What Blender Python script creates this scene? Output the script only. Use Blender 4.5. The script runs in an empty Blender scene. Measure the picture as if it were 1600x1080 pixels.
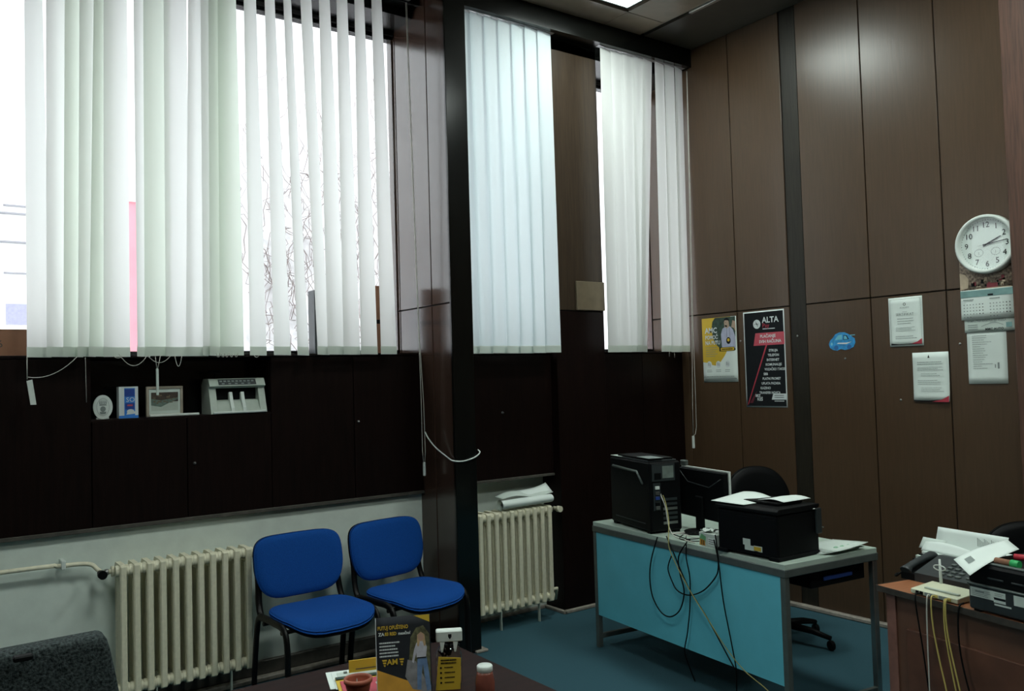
import bpy, math, random
from mathutils import Vector, Matrix
random.seed(7)
PI=math.pi
sc=bpy.context.scene
col=sc.collection
# ---------------------------------------------------------------- camera
H=1.635
YAW,PIT,ROL,FPX=0.62412374,0.03827605,-0.02878286,1332.15
fw=Vector((math.sin(YAW)*math.cos(PIT),math.cos(YAW)*math.cos(PIT),math.sin(PIT)))
r0=Vector((math.cos(YAW),-math.sin(YAW),0)); u0=r0.cross(fw)
rr=r0*math.cos(ROL)+u0*math.sin(ROL); uu=-r0*math.sin(ROL)+u0*math.cos(ROL)
cd=bpy.data.cameras.new('camera'); cam=bpy.data.objects.new('camera',cd); col.objects.link(cam)
cd.sensor_width=36; cd.lens=36*FPX/1600; cd.clip_start=.02; cd.clip_end=200
cam.matrix_world=Matrix(((rr.x,uu.x,-fw.x,0),(rr.y,uu.y,-fw.y,0),(rr.z,uu.z,-fw.z,H),(0,0,0,1)))
sc.camera=cam
# ---------------------------------------------------------------- sky, exposure
SKY=3.9; LAMP=32.0
w=bpy.data.worlds.new('overcast_sky'); sc.world=w; w.use_nodes=True
w.node_tree.nodes['Background'].inputs[0].default_value=(0.90,0.97,1.0,1)
w.node_tree.nodes['Background'].inputs[1].default_value=SKY
sc.view_settings.view_transform='Standard'
try: sc.view_settings.look='None'
except Exception: pass
sc.view_settings.exposure=0.0; sc.view_settings.gamma=1.0; sc.view_settings.use_curve_mapping=False
try:
    sc.cycles.max_bounces=10; sc.cycles.transparent_max_bounces=16; sc.cycles.sample_clamp_indirect=4
except Exception: pass

# ---------------------------------------------------------------- materials
MC={}
def mat(name,colr,rough=.5,metal=0,noise=0,nscale=20,bump=0,stretch=(1,1,1),spec=.5,sub2=None,coat=0):
    if name in MC: return MC[name]
    m=bpy.data.materials.new(name); m.use_nodes=True; nt=m.node_tree; b=nt.nodes['Principled BSDF']
    b.inputs['Roughness'].default_value=rough; b.inputs['Metallic'].default_value=metal
    b.inputs['Specular IOR Level'].default_value=spec
    if coat: b.inputs['Coat Weight'].default_value=coat; b.inputs['Coat Roughness'].default_value=.2
    c=(*colr,1)
    b.inputs['Base Color'].default_value=c
    tc=nt.nodes.new('ShaderNodeTexCoord'); mp=nt.nodes.new('ShaderNodeMapping'); nz=nt.nodes.new('ShaderNodeTexNoise')
    nt.links.new(tc.outputs['Object'],mp.inputs[0]); nt.links.new(mp.outputs[0],nz.inputs['Vector'])
    mp.inputs['Scale'].default_value=stretch; nz.inputs['Scale'].default_value=nscale; nz.inputs['Detail'].default_value=5
    if noise or sub2:
        cr=nt.nodes.new('ShaderNodeValToRGB')
        lo=[max(0,x*(1-noise)) for x in colr]; hi=sub2 or [min(1,x*(1+noise)) for x in colr]
        cr.color_ramp.elements[0].position=.3; cr.color_ramp.elements[1].position=.72
        cr.color_ramp.elements[0].color=(*lo,1); cr.color_ramp.elements[1].color=(*hi,1)
        nt.links.new(nz.outputs['Fac'],cr.inputs[0]); nt.links.new(cr.outputs[0],b.inputs['Base Color'])
    if bump:
        bp=nt.nodes.new('ShaderNodeBump'); bp.inputs['Strength'].default_value=bump; bp.inputs['Distance'].default_value=.01
        nt.links.new(nz.outputs['Fac'],bp.inputs['Height']); nt.links.new(bp.outputs[0],b.inputs['Normal'])
    MC[name]=m; return m
def emit(name,c,s):
    m=bpy.data.materials.new(name); m.use_nodes=True; b=m.node_tree.nodes['Principled BSDF']
    b.inputs['Base Color'].default_value=(.8,.8,.8,1); b.inputs['Emission Color'].default_value=(*c,1); b.inputs['Emission Strength'].default_value=s
    return m
def fabric_trans(name,c,t):
    m=bpy.data.materials.new(name); m.use_nodes=True; nt=m.node_tree
    out=nt.nodes['Material Output']; nt.nodes.remove(nt.nodes['Principled BSDF'])
    d=nt.nodes.new('ShaderNodeBsdfDiffuse'); tr=nt.nodes.new('ShaderNodeBsdfTranslucent'); mx=nt.nodes.new('ShaderNodeMixShader')
    tc=nt.nodes.new('ShaderNodeTexCoord'); nz=nt.nodes.new('ShaderNodeTexNoise'); nz.inputs['Scale'].default_value=9; nz.inputs['Detail'].default_value=4
    mp=nt.nodes.new('ShaderNodeMapping'); mp.inputs['Scale'].default_value=(1,1,.15)
    cr=nt.nodes.new('ShaderNodeValToRGB'); cr.color_ramp.elements[0].color=(*[x*.93 for x in c],1); cr.color_ramp.elements[1].color=(*c,1)
    nt.links.new(tc.outputs['Object'],mp.inputs[0]); nt.links.new(mp.outputs[0],nz.inputs['Vector']); nt.links.new(nz.outputs['Fac'],cr.inputs[0])
    nt.links.new(cr.outputs[0],d.inputs[0]); nt.links.new(cr.outputs[0],tr.inputs[0])
    mx.inputs[0].default_value=t; nt.links.new(d.outputs[0],mx.inputs[1]); nt.links.new(tr.outputs[0],mx.inputs[2]); nt.links.new(mx.outputs[0],out.inputs[0])
    return m
def glass(name,tint=(1,1,1),rough=.0):
    m=bpy.data.materials.new(name); m.use_nodes=True; nt=m.node_tree
    out=nt.nodes['Material Output']; nt.nodes.remove(nt.nodes['Principled BSDF'])
    t=nt.nodes.new('ShaderNodeBsdfTransparent'); t.inputs[0].default_value=(*tint,1)
    g=nt.nodes.new('ShaderNodeBsdfGlossy'); g.inputs['Roughness'].default_value=rough
    lw=nt.nodes.new('ShaderNodeLayerWeight'); pw=nt.nodes.new('ShaderNodeMath'); pw.operation='POWER'; pw.inputs[1].default_value=5
    nt.links.new(lw.outputs['Facing'],pw.inputs[0]); f=nt.nodes.new('ShaderNodeMath'); f.operation='MULTIPLY_ADD'; f.inputs[1].default_value=.9; f.inputs[2].default_value=.035
    nt.links.new(pw.outputs[0],f.inputs[0]); mx=nt.nodes.new('ShaderNodeMixShader')
    nt.links.new(f.outputs[0],mx.inputs[0]); nt.links.new(t.outputs[0],mx.inputs[1]); nt.links.new(g.outputs[0],mx.inputs[2]); nt.links.new(mx.outputs[0],out.inputs[0])
    return m
GR=(14,14,.8)   # wood grain stretched along z
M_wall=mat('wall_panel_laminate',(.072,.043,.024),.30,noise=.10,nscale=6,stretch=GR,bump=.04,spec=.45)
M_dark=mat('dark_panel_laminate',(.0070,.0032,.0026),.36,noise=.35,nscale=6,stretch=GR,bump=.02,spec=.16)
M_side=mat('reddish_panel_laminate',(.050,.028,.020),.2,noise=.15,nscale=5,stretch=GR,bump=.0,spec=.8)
M_pier=mat('shaded_wall_laminate',(.036,.024,.015),.34,noise=.25,nscale=6,stretch=GR,bump=.03,spec=.4)  # same laminate as the walls; the pier's weaker light is put into the colour
M_black=mat('black_lacquer',(.004,.0045,.004),.2,noise=.3,nscale=8,stretch=GR,bump=.02,spec=.32)
M_pil=mat('red_brown_wood',(.088,.040,.025),.45,noise=.35,nscale=7,stretch=GR,bump=.08)
M_gap=mat('joint_black',(.006,.005,.004),.8,noise=.2)
M_white=mat('painted_plaster',(.66,.73,.67),.85,noise=.05,nscale=14,bump=.12)
M_carpet=mat('teal_carpet',(.022,.082,.108),.95,noise=.35,nscale=260,bump=.5)
M_ceil=mat('ceiling_laminate',(.25,.20,.15),.20,noise=.25,nscale=3,spec=.5)
M_ceild=mat('ceiling_dark',(.05,.045,.035),.3,noise=.3,nscale=3)
M_mould=mat('grey_moulding',(.30,.27,.23),.6,noise=.25,nscale=30)
M_skirt=mat('dark_skirting',(.06,.055,.045),.6,noise=.3,nscale=20)
M_alu=mat('aluminium',(.55,.55,.54),.3,metal=.9,noise=.05)
M_chrome=mat('dull_chrome',(.32,.33,.32),.28,metal=.9,noise=.1)
M_rad=mat('cream_radiator_enamel',(.74,.71,.54),.4,noise=.08,nscale=40,bump=.05)
M_blue=mat('blue_chair_fabric',(.003,.058,.27),.9,noise=.18,nscale=300,bump=.25,spec=.2)
M_blk=mat('black_plastic',(.003,.0035,.004),.5,noise=.2,nscale=50,spec=.13)
M_blkm=mat('black_steel',(.004,.004,.004),.35,noise=.2,nscale=50,spec=.2)
M_cyan=mat('cyan_laminate',(.13,.55,.68),.5,noise=.06,nscale=5)
M_top=mat('pale_green_laminate',(.42,.52,.45),.45,noise=.06,nscale=12)
M_gmetal=mat('grey_metal_profile',(.13,.155,.145),.4,metal=.5,noise=.12,nscale=20)
M_orange=mat('orange_wood_laminate',(.33,.13,.06),.35,noise=.15,nscale=6,stretch=(1,10,10))
M_brownp=mat('brown_desk_board',(.12,.055,.032),.5,noise=.25,nscale=6,stretch=(10,1,1))
M_table=mat('dark_table_veneer',(.015,.005,.004),.5,noise=.5,nscale=4,stretch=(1,8,8),spec=.12)
M_paper=mat('white_paper',(.72,.80,.76),.8,noise=.03,nscale=8)
M_paper2=mat('aged_paper',(.55,.63,.58),.8,noise=.05,nscale=8)
M_ink=mat('grey_print_ink',(.22,.26,.25),.8,noise=.1)
M_inkd=mat('dark_print_ink',(.009,.011,.013),.75,noise=.1,spec=.15)
M_lite=mat('light_print_ink',(.62,.68,.68),.7,noise=.03)
M_yel=mat('yellow_print',(.62,.42,.035),.6,noise=.08,nscale=8)
M_red=mat('red_print',(.42,.035,.06),.6,noise=.08,nscale=8)
M_pink=mat('pinkish_red_print',(.50,.07,.10),.6,noise=.08,nscale=8)
M_plw=mat('white_plastic',(.66,.72,.68),.45,noise=.04,nscale=30)
M_plg=mat('grey_green_plastic',(.42,.48,.42),.5,noise=.06,nscale=30)
M_cord=mat('pale_cord',(.55,.55,.50),.7,noise=.1)
M_clay=mat('terracotta',(.36,.10,.055),.55,noise=.15,nscale=25)
M_card=mat('brown_cardboard',(.27,.13,.075),.85,noise=.12,nscale=12)
M_plg2=mat('shiny_grey_plate',(.16,.20,.18),.5,noise=.2)
M_router=mat('cream_router_plastic',(.60,.62,.46),.4,noise=.03)
M_dgrey=mat('dark_grey_plastic',(.020,.027,.029),.45,noise=.15,nscale=40)
M_yellowc=mat('yellow_cable',(.55,.45,.13),.5,noise=.05)
M_green=mat('green_plastic',(.03,.42,.12),.4,noise=.05)
M_redp=mat('red_plastic',(.5,.03,.05),.4,noise=.05)
M_bluep=mat('blue_plastic',(.02,.05,.22),.4,noise=.05)
M_greyf=mat('charcoal_melange_fabric',(.012,.018,.018),.95,noise=.5,nscale=120,bump=.5,sub2=(.09,.11,.11),spec=.1)
M_tan=mat('dusty_beige_board',(.13,.10,.06),.6,noise=.1)
GLASS=glass('window_glass')

# ---------------------------------------------------------------- mesh builder
class MB:
    def __init__(s): s.v=[]; s.f=[]; s.m=[]; s.sm=[]
    def add(s,vs,fs,mi=0,smooth=False):
        o=len(s.v); s.v+= [Vector(v) for v in vs]
        for f in fs: s.f.append([o+i for i in f]); s.m.append(mi); s.sm.append(smooth)
        return s
    def box(s,a,b,mi=0,bev=0):
        x0,y0,z0=[min(a[i],b[i]) for i in range(3)]; x1,y1,z1=[max(a[i],b[i]) for i in range(3)]
        bev=min(bev,(x1-x0)*.45,(y1-y0)*.45,(z1-z0)*.45)
        if bev<=0:
            return s.add([(x0,y0,z0),(x1,y0,z0),(x1,y1,z0),(x0,y1,z0),(x0,y0,z1),(x1,y0,z1),(x1,y1,z1),(x0,y1,z1)],
              [(0,3,2,1),(4,5,6,7),(0,1,5,4),(1,2,6,5),(2,3,7,6),(3,0,4,7)],mi)
        # chamfered box: 24 verts
        V=[];idx={}
        for i,X in enumerate((x0,x1)):
            for j,Y in enumerate((y0,y1)):
                for k,Z in enumerate((z0,z1)):
                    sx=1 if i==0 else -1; sy=1 if j==0 else -1; sz=1 if k==0 else -1
                    idx[i,j,k]=len(V)
                    V+=[(X,Y+sy*bev,Z+sz*bev),(X+sx*bev,Y,Z+sz*bev),(X+sx*bev,Y+sy*bev,Z)]
        F=[]
        def g(i,j,k,a): return idx[i,j,k]+a
        F.append([g(0,0,0,0),g(0,0,1,0),g(0,1,1,0),g(0,1,0,0)]); F.append([g(1,0,0,0),g(1,1,0,0),g(1,1,1,0),g(1,0,1,0)])
        F.append([g(0,0,0,1),g(1,0,0,1),g(1,0,1,1),g(0,0,1,1)]); F.append([g(0,1,0,1),g(0,1,1,1),g(1,1,1,1),g(1,1,0,1)])
        F.append([g(0,0,0,2),g(0,1,0,2),g(1,1,0,2),g(1,0,0,2)]); F.append([g(0,0,1,2),g(1,0,1,2),g(1,1,1,2),g(0,1,1,2)])
        for i in(0,1):
            for j in(0,1): F.append([g(i,j,0,0),g(i,j,0,1),g(i,j,1,1),g(i,j,1,0)])
            for k in(0,1): F.append([g(i,0,k,0),g(i,1,k,0),g(i,1,k,2),g(i,0,k,2)])
        for j in(0,1):
            for k in(0,1): F.append([g(0,j,k,1),g(1,j,k,1),g(1,j,k,2),g(0,j,k,2)])
        for i in(0,1):
            for j in(0,1):
                for k in(0,1): F.append([g(i,j,k,0),g(i,j,k,1),g(i,j,k,2)])
        return s.add(V,F,mi)
    def tube(s,pts,r,n=8,mi=0,caps=True,flat=1.0):
        pts=[Vector(p) for p in pts]; rs=r if isinstance(r,(list,tuple)) else [r]*len(pts)
        V=[];F=[];ref=None
        for i,p in enumerate(pts):
            t=(pts[min(i+1,len(pts)-1)]-pts[max(i-1,0)]).normalized()
            if ref is None:
                ref=Vector((0,0,1)) if abs(t.z)<.9 else Vector((1,0,0))
            a=t.cross(ref).normalized(); b=a.cross(t).normalized(); ref=b
            for k in range(n):
                an=2*PI*k/n; V.append(p+a*math.cos(an)*rs[i]+b*math.sin(an)*rs[i]*flat)
        for i in range(len(pts)-1):
            for k in range(n): F.append((i*n+k,i*n+(k+1)%n,(i+1)*n+(k+1)%n,(i+1)*n+k))
        s.add(V,F,mi,True)
        if caps:
            o=len(s.v)-len(V)
            s.f.append([o+k for k in range(n)][::-1]); s.m.append(mi); s.sm.append(False)
            s.f.append([o+(len(pts)-1)*n+k for k in range(n)]); s.m.append(mi); s.sm.append(False)
        return s
    def lathe(s,prof,c=(0,0,0),n=24,axis='z',mi=0,cap=True):
        V=[];F=[]
        for (r,z) in prof:
            for k in range(n):
                a=2*PI*k/n; x,y=r*math.cos(a),r*math.sin(a)
                p={'z':(x,y,z),'x':(z,x,y),'y':(x,z,y)}[axis]; V.append((p[0]+c[0],p[1]+c[1],p[2]+c[2]))
        for i in range(len(prof)-1):
            for k in range(n): F.append((i*n+k,i*n+(k+1)%n,(i+1)*n+(k+1)%n,(i+1)*n+k))
        s.add(V,F,mi,True)
        if cap:
            o=len(s.v)-len(V)
            for i0 in(0,len(prof)-1):
                if prof[i0][0]>1e-6: s.f.append([o+i0*n+k for k in range(n)]); s.m.append(mi); s.sm.append(False)
        return s
    def prism(s,poly,axis,lo,hi,mi=0):
        n=len(poly)
        def P(a,b,h): return {'x':(h,a,b),'y':(a,h,b),'z':(a,b,h)}[axis]
        V=[P(a,b,lo) for a,b in poly]+[P(a,b,hi) for a,b in poly]
        F=[tuple(range(n))[::-1],tuple(range(n,2*n))]+[(i,(i+1)%n,n+(i+1)%n,n+i) for i in range(n)]
        return s.add(V,F,mi)
    def grid(s,fn,nu,nv,mi=0,thick=0,nrm=(0,0,1)):
        N=Vector(nrm)
        def sh(off,flip):
            V=[Vector(fn(i/nu,j/nv))+N*off for j in range(nv+1) for i in range(nu+1)]
            F=[(j*(nu+1)+i,j*(nu+1)+i+1,(j+1)*(nu+1)+i+1,(j+1)*(nu+1)+i) for j in range(nv) for i in range(nu)]
            if flip: F=[f[::-1] for f in F]
            return V,F
        V,F=sh(0,False)
        if thick:
            V2,F2=sh(-thick,True); o=len(V); F=F+[tuple(o+i for i in f) for f in F2]
            b=[i for i in range(nu+1)]+[j*(nu+1)+nu for j in range(1,nv+1)]+[nv*(nu+1)+i for i in range(nu-1,-1,-1)]+[j*(nu+1) for j in range(nv-1,0,-1)]
            F+=[(b[k],o+b[k],o+b[(k+1)%len(b)],b[(k+1)%len(b)]) for k in range(len(b))]; V=V+V2
        s.add(V,F,mi,True); return s
    def mesh(s,name,mats,xf=None):
        me=bpy.data.meshes.new(name); vs=[xf@v for v in s.v] if xf else s.v
        me.from_pydata([tuple(v) for v in vs],[],s.f)
        for m in (mats if isinstance(mats,(list,tuple)) else [mats]): me.materials.append(m)
        for p,mi,sm in zip(me.polygons,s.m,s.sm): p.material_index=mi; p.use_smooth=sm
        me.validate(); me.update(); return me
    def obj(s,name,mats,parent=None,world=False,**k):
        xf=None
        if world and parent is not None: xf=WM(parent).inverted()
        ob=bpy.data.objects.new(name,s.mesh(name,mats,xf)); col.objects.link(ob)
        if parent is not None: ob.parent=parent
        for a,b in k.items(): ob[a]=b
        return ob
def WM(o):
    m=Matrix.LocRotScale(o.location,o.rotation_euler,o.scale)
    return WM(o.parent)@m if o.parent else m
def B(a,b,bev=0): return MB().box(a,b,0,bev)
def thing(name,label,cat,loc=(0,0,0),rz=0,group=None):
    o=bpy.data.objects.new(name,None); col.objects.link(o); o.empty_display_size=.05
    o.location=loc; o.rotation_euler=(0,0,rz); o['label']=label; o['category']=cat
    if group: o['group']=group
    return o
def tag(o,label,cat,group=None):
    o['label']=label; o['category']=cat
    if group: o['group']=group
    return o
def struct(name,mb,m,parent=None,label=None):
    o=mb.obj(name,m,parent)
    if parent is None: o['kind']='structure'
    if label: o['label']=label
    return o
def snap(pts,n=8):
    """smooth curve (Catmull-Rom) through points"""
    P=[Vector(p) for p in pts]; out=[]
    for i in range(len(P)-1):
        a=P[max(i-1,0)];b=P[i];c=P[i+1];d=P[min(i+2,len(P)-1)]
        for k in range(n):
            t=k/n; out.append(.5*((2*b)+(c-a)*t+(2*a-5*b+4*c-d)*t*t+(3*b-a-3*c+d)*t**3))
    out.append(P[-1]); return out
def bevmod(o,w=.004,seg=2):
    m=o.modifiers.new('bevel','BEVEL'); m.width=w; m.segments=seg; m.limit_method='ANGLE'; return o
# flat prints: a plane given by origin (lower left), right, up and normal (towards the viewer)
class Flat:
    def __init__(s,o,r,u,n): s.o=Vector(o); s.r=Vector(r).normalized(); s.u=Vector(u).normalized(); s.n=Vector(n).normalized()
    def P(s,x,y,l=0): return s.o+s.r*x+s.u*y+s.n*l
    def sheet(s,w,h,t=.0006,name=None,m=None,parent=None,curl=0):
        mb=MB(); mb.grid(lambda a,b:s.P(a*w,b*h,t+curl*(1-b)**3*(.4+.6*a)),6,8,0,t,s.n); return mb
    def poly(s,mb,pts,l,mi=0):
        mb.add([s.P(x,y,l) for x,y in pts],[tuple(range(len(pts)))],mi)
    def rect(s,mb,x0,y0,x1,y1,l,mi=0): s.poly(mb,[(x0,y0),(x1,y0),(x1,y1),(x0,y1)],l,mi)
    def disc(s,mb,cx,cy,rx,ry,l,mi=0,n=20): s.poly(mb,[(cx+rx*math.cos(2*PI*k/n),cy+ry*math.sin(2*PI*k/n)) for k in range(n)],l,mi)
    def text(s,txt,x,y,size,m,parent,l=.0016,align='LEFT',name='lettering',sx=1,bold=0,rot=0):
        cu=bpy.data.curves.new('t','FONT'); cu.body=txt; cu.size=size; cu.align_x=align; cu.resolution_u=2; cu.offset=bold
        t=bpy.data.objects.new('t',cu); col.objects.link(t); dg=bpy.context.evaluated_depsgraph_get()
        me=bpy.data.meshes.new_from_object(t.evaluated_get(dg)); bpy.data.objects.remove(t)
        c_,s_=math.cos(rot),math.sin(rot)
        X=s.r*c_+s.u*s_; Y=-s.r*s_+s.u*c_; O=s.P(x,y,l)
        inv=WM(parent).inverted()
        for v in me.vertices: v.co=inv@(O+X*v.co.x*sx+Y*v.co.y)
        me.materials.clear(); me.materials.append(m)
        ob=bpy.data.objects.new(name,me); col.objects.link(ob); ob.parent=parent; return ob
def lines(fl,mb,x0,y0,w,rows,dy,th,l,mi=0,seed=1,ragged=.3):
    """rows of tiny print too small to read"""
    rnd=random.Random(seed)
    for i in range(rows):
        x=x0; end=x0+w*(1-ragged*rnd.random())
        while x<end:
            ww=rnd.uniform(.02,.09)*w; fl.rect(mb,x,y0-i*dy,min(x+ww,end),y0-i*dy+th,l,mi); x+=ww+w*.012

# ================================================================ SETTING
XR=5.05; ZC=4.17
struct('floor',B((-2.6,-2.6,-.1),(5.3,5.1,0)),M_carpet)
# ceiling with laminate panels
ce=struct('ceiling',B((-2.6,-2.6,ZC+.02),(5.3,5.2,ZC+.15)),M_ceild)
ys=[-2.6,-1.1,.1,1.3,2.5,3.6,4.36]
xs=[-2.6,-1.4,-.2,1.0,2.25,3.46,4.50]
LIGHTS=[(3.49,3.60),(3.49,1.60),(1.05,1.60),(1.05,-.7),(3.49,-.7),(-1.35,1.6)]
def lit(x0,x1,y0,y1):
    for lx,ly in LIGHTS:
        if x0<lx+.6 and x1>lx and y0<ly+.6 and y1>ly: return True
    return False
xe=sorted(set([-2.6,-1.4,-.78,.0,1.0,1.70,2.6,3.44,4.14,4.50])); ye=sorted(set([-2.6,-.75,-.05,.8,1.55,2.25,2.95,3.55,4.25,4.5]))
for i in range(len(xe)-1):
    for j in range(len(ye)-1):
        x0,x1,y0,y1=xe[i],xe[i+1],ye[j],ye[j+1]
        if any(x0-.01<=lx<x1 and y0-.01<=ly<y1 for lx,ly in LIGHTS): 
            continue
        struct('ceiling_panel',B((x0+.003,y0+.003,ZC),(x1-.003,y1-.003,ZC+.02)),M_ceil,ce)
for (y0,y1) in [(-2.6,-.2),(-.2,2.0),(2.0,4.5)]:
    struct('ceiling_panel',B((4.54,y0+.003,ZC),(5.05,y1-.003,ZC+.02)),M_ceild,ce)
struct('trim_1',B((4.505,-2.6,ZC-.012),(4.535,4.02,ZC+.019),.003),M_alu)
# window side: pelmet above the blinds
struct('trim_2',B((2.84,4.50,4.03),(XR,4.66,ZC+.02)).box((2.84,4.66,3.97),(XR,5.02,ZC+.02)),M_black)
struct('trim_3',B((-2.6,4.64,4.02),(2.693,4.74,ZC+.02)).box((-2.6,4.74,3.97),(2.693,5.02,ZC+.02)),M_black)
# right wall: black backing with separate boards
wr=struct('wall_right',B((XR+.012,-2.6,0),(XR+.2,5.2,ZC+.02)),M_gap)
seams=[-2.6,-1.9,-1.4,-.9,-.4,.1,.6,1.1,1.6,2.09,2.587,3.073,3.553]
def board(x0,x1,y0,y1,z0,z1,m,par,name='panel'): 
    return struct(name,B((x0,y0,z0),(x1,y1,z1),.002),m,par)
for a,b in list(zip(seams[:-1],seams[1:]))+[(3.685,4.145),(4.145,4.63),(4.63,5.02)]:
    board(XR,XR+.013,a+.004,b-.004,.03,2.078,M_wall,wr); board(XR,XR+.013,a+.004,b-.004,2.086,ZC,M_wall,wr)
board(XR+.008,XR+.013,3.556,3.682,.03,ZC,mat('dark_strip_wood',(.020,.017,.012),.42,noise=.3,nscale=6,stretch=GR,spec=.3),wr,'dark_strip')
for y,z in [(4.122,1.86),(3.63,1.87),(2.52,1.76),(3.27,1.70),(2.90,1.43)]:
    o=MB().lathe([(0,-.003),(.006,-.0025),(.008,0),(0,.001)],(XR-.0005,y,z),8,'x').obj('screw',M_chrome,wr)
struct('baseboard_right',B((XR-.035,-2.6,0),(XR+.012,5.02,.028),.006),M_mould)
struct('trim_4',B((4.945,1.55,0),(XR+.01,2.17,ZC),.004),M_pil)
# pillar: black carcass, side boards, black front
pl=struct('wall_pillar',B((2.705,4.365,0),(2.835,5.05,ZC+.02)),M_gap)
for a,b in [(4.362,4.575),(4.583,4.985),(4.993,5.04)]:
    board(2.693,2.706,a,b,2.104,ZC,M_side,pl); 
    board(2.693,2.706,a,b,.03,2.096,M_side,pl)
struct('panel',B((2.689,4.345,0.0),(2.842,4.366,ZC),.003),M_black,pl)
struct('panel',B((2.835,4.366,0.0),(2.842,5.05,ZC)),M_black,pl)
struct('trim_5',MB().box((2.842,4.335,0),(2.875,5.0,.016),0,.004).box((2.79,4.322,0),(2.875,4.345,.016),0,.004),M_mould)
# pier between the two narrow windows
pr=struct('wall_pier',B((3.75,4.672,0),(4.185,5.05,ZC)),M_gap)
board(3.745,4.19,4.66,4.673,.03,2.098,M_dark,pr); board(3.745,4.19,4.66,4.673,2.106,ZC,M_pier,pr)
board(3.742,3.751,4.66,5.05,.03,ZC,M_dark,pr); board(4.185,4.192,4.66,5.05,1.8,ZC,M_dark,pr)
o=B((3.925,4.640,2.107),(4.19,4.659,2.315),.003).obj('square_cover_board',M_tan)
tag(o,'square dusty beige cover board on the pier between the two narrow blinds','board')
# boxing below the windows (dark boards) with the niche
wb=struct('wall_window',MB().box((-2.6,4.84,0),(2.7,4.98,1.45)).box((-2.6,4.98,1.45),(2.7,5.12,1.80)).box((2.83,4.90,0),(3.76,5.05,1.80)).box((4.16,4.72,0),(5.06,5.05,1.80))
          .box((-2.6,5.0,3.95),(5.06,5.14,ZC+.1)).box((-2.6,5.0,1.8),(-1.5,5.14,3.95)),M_gap)
FB=[(-2.6,-1.2),(-1.2,-.2),(-.2,.787)]
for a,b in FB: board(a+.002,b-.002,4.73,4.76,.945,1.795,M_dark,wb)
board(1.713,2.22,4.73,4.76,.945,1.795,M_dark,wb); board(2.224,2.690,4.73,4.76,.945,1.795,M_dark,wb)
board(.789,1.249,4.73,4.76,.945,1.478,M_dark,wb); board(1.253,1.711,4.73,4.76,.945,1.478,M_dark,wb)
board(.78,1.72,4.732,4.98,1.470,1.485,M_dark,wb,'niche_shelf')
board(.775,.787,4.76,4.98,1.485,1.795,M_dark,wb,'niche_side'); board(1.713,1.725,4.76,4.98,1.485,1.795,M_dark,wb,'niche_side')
board(.787,1.713,4.965,4.978,1.485,1.795,M_black,wb,'niche_back')
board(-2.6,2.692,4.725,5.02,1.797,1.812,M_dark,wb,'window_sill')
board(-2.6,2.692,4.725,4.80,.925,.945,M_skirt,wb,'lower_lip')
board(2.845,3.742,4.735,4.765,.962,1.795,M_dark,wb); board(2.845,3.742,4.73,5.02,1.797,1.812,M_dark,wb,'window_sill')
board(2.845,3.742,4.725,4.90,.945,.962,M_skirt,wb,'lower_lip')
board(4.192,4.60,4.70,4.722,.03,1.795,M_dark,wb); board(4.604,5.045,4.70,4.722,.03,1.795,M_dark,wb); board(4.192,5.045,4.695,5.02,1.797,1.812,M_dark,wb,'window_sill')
for x,z in [(1.287,1.228),(2.249,1.40),(3.31,1.404)]:
    MB().lathe([(0,-.014),(.005,-.013),(.006,-.004),(.009,-.002),(.009,0)],(x,4.7295,z),10,'y').obj('screw',M_chrome,wb)
struct('wall_radiator_niche',MB().box((-2.6,4.765,0),(2.692,4.84,.926)).box((2.843,4.865,0),(3.744,4.90,.946)),M_white)
struct('baseboard_window',MB().box((-2.6,4.738,.028),(2.69,4.765,.105),0,.006),M_skirt)
struct('baseboard_front',MB().box((-2.6,4.70,0),(2.69,4.765,.028),0,.006).box((3.72,4.63,0),(4.17,4.66,.022),0,.004).box((3.715,4.63,0),(3.742,4.865,.022),0,.004).box((4.17,4.67,0),(5.02,4.70,.022),0,.004).box((2.9,4.845,0),(3.715,4.865,.022),0,.004),M_mould)
# rest of the room behind the camera
struct('wall_left',B((-2.72,-2.6,0),(-2.6,5.1,ZC)),M_wall)
struct('wall_back',B((-2.6,-2.72,0),(5.1,-2.6,ZC)),M_wall)
# windows
def window(n,x0,x1,muls):
    z0,z1=1.812,3.97
    fr=MB(); y0,y1=5.02,5.08; t=.045
    fr.box((x0,y0,z1-t),(x1,y1,z1),0,.004).box((x0,y0,z0),(x1,y1,z0+.03),0,.004).box((x0,y0,z0+.03),(x0+.008,y1,z1-t),1).box((x1-.008,y0,z0+.03),(x1,y1,z1-t),1)
    wd=struct('window_%d'%n,fr,[M_black,M_side])
    xs=[x0]+muls+[x1]
    for m_ in muls: B((m_-.02,y0,z0+.03),(m_+.02,y1,z1-t),.004).obj('mullion',M_plw,wd)
    for a,b in zip(xs[:-1],xs[1:]): B((a+.02,5.05,z0+.03),(b-.02,5.056,z1-t)).obj('pane',GLASS,wd)
window(1,-1.5,2.692,[-.3,1.40]); window(2,2.843,3.744,[]); window(3,4.192,5.05,[])

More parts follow.
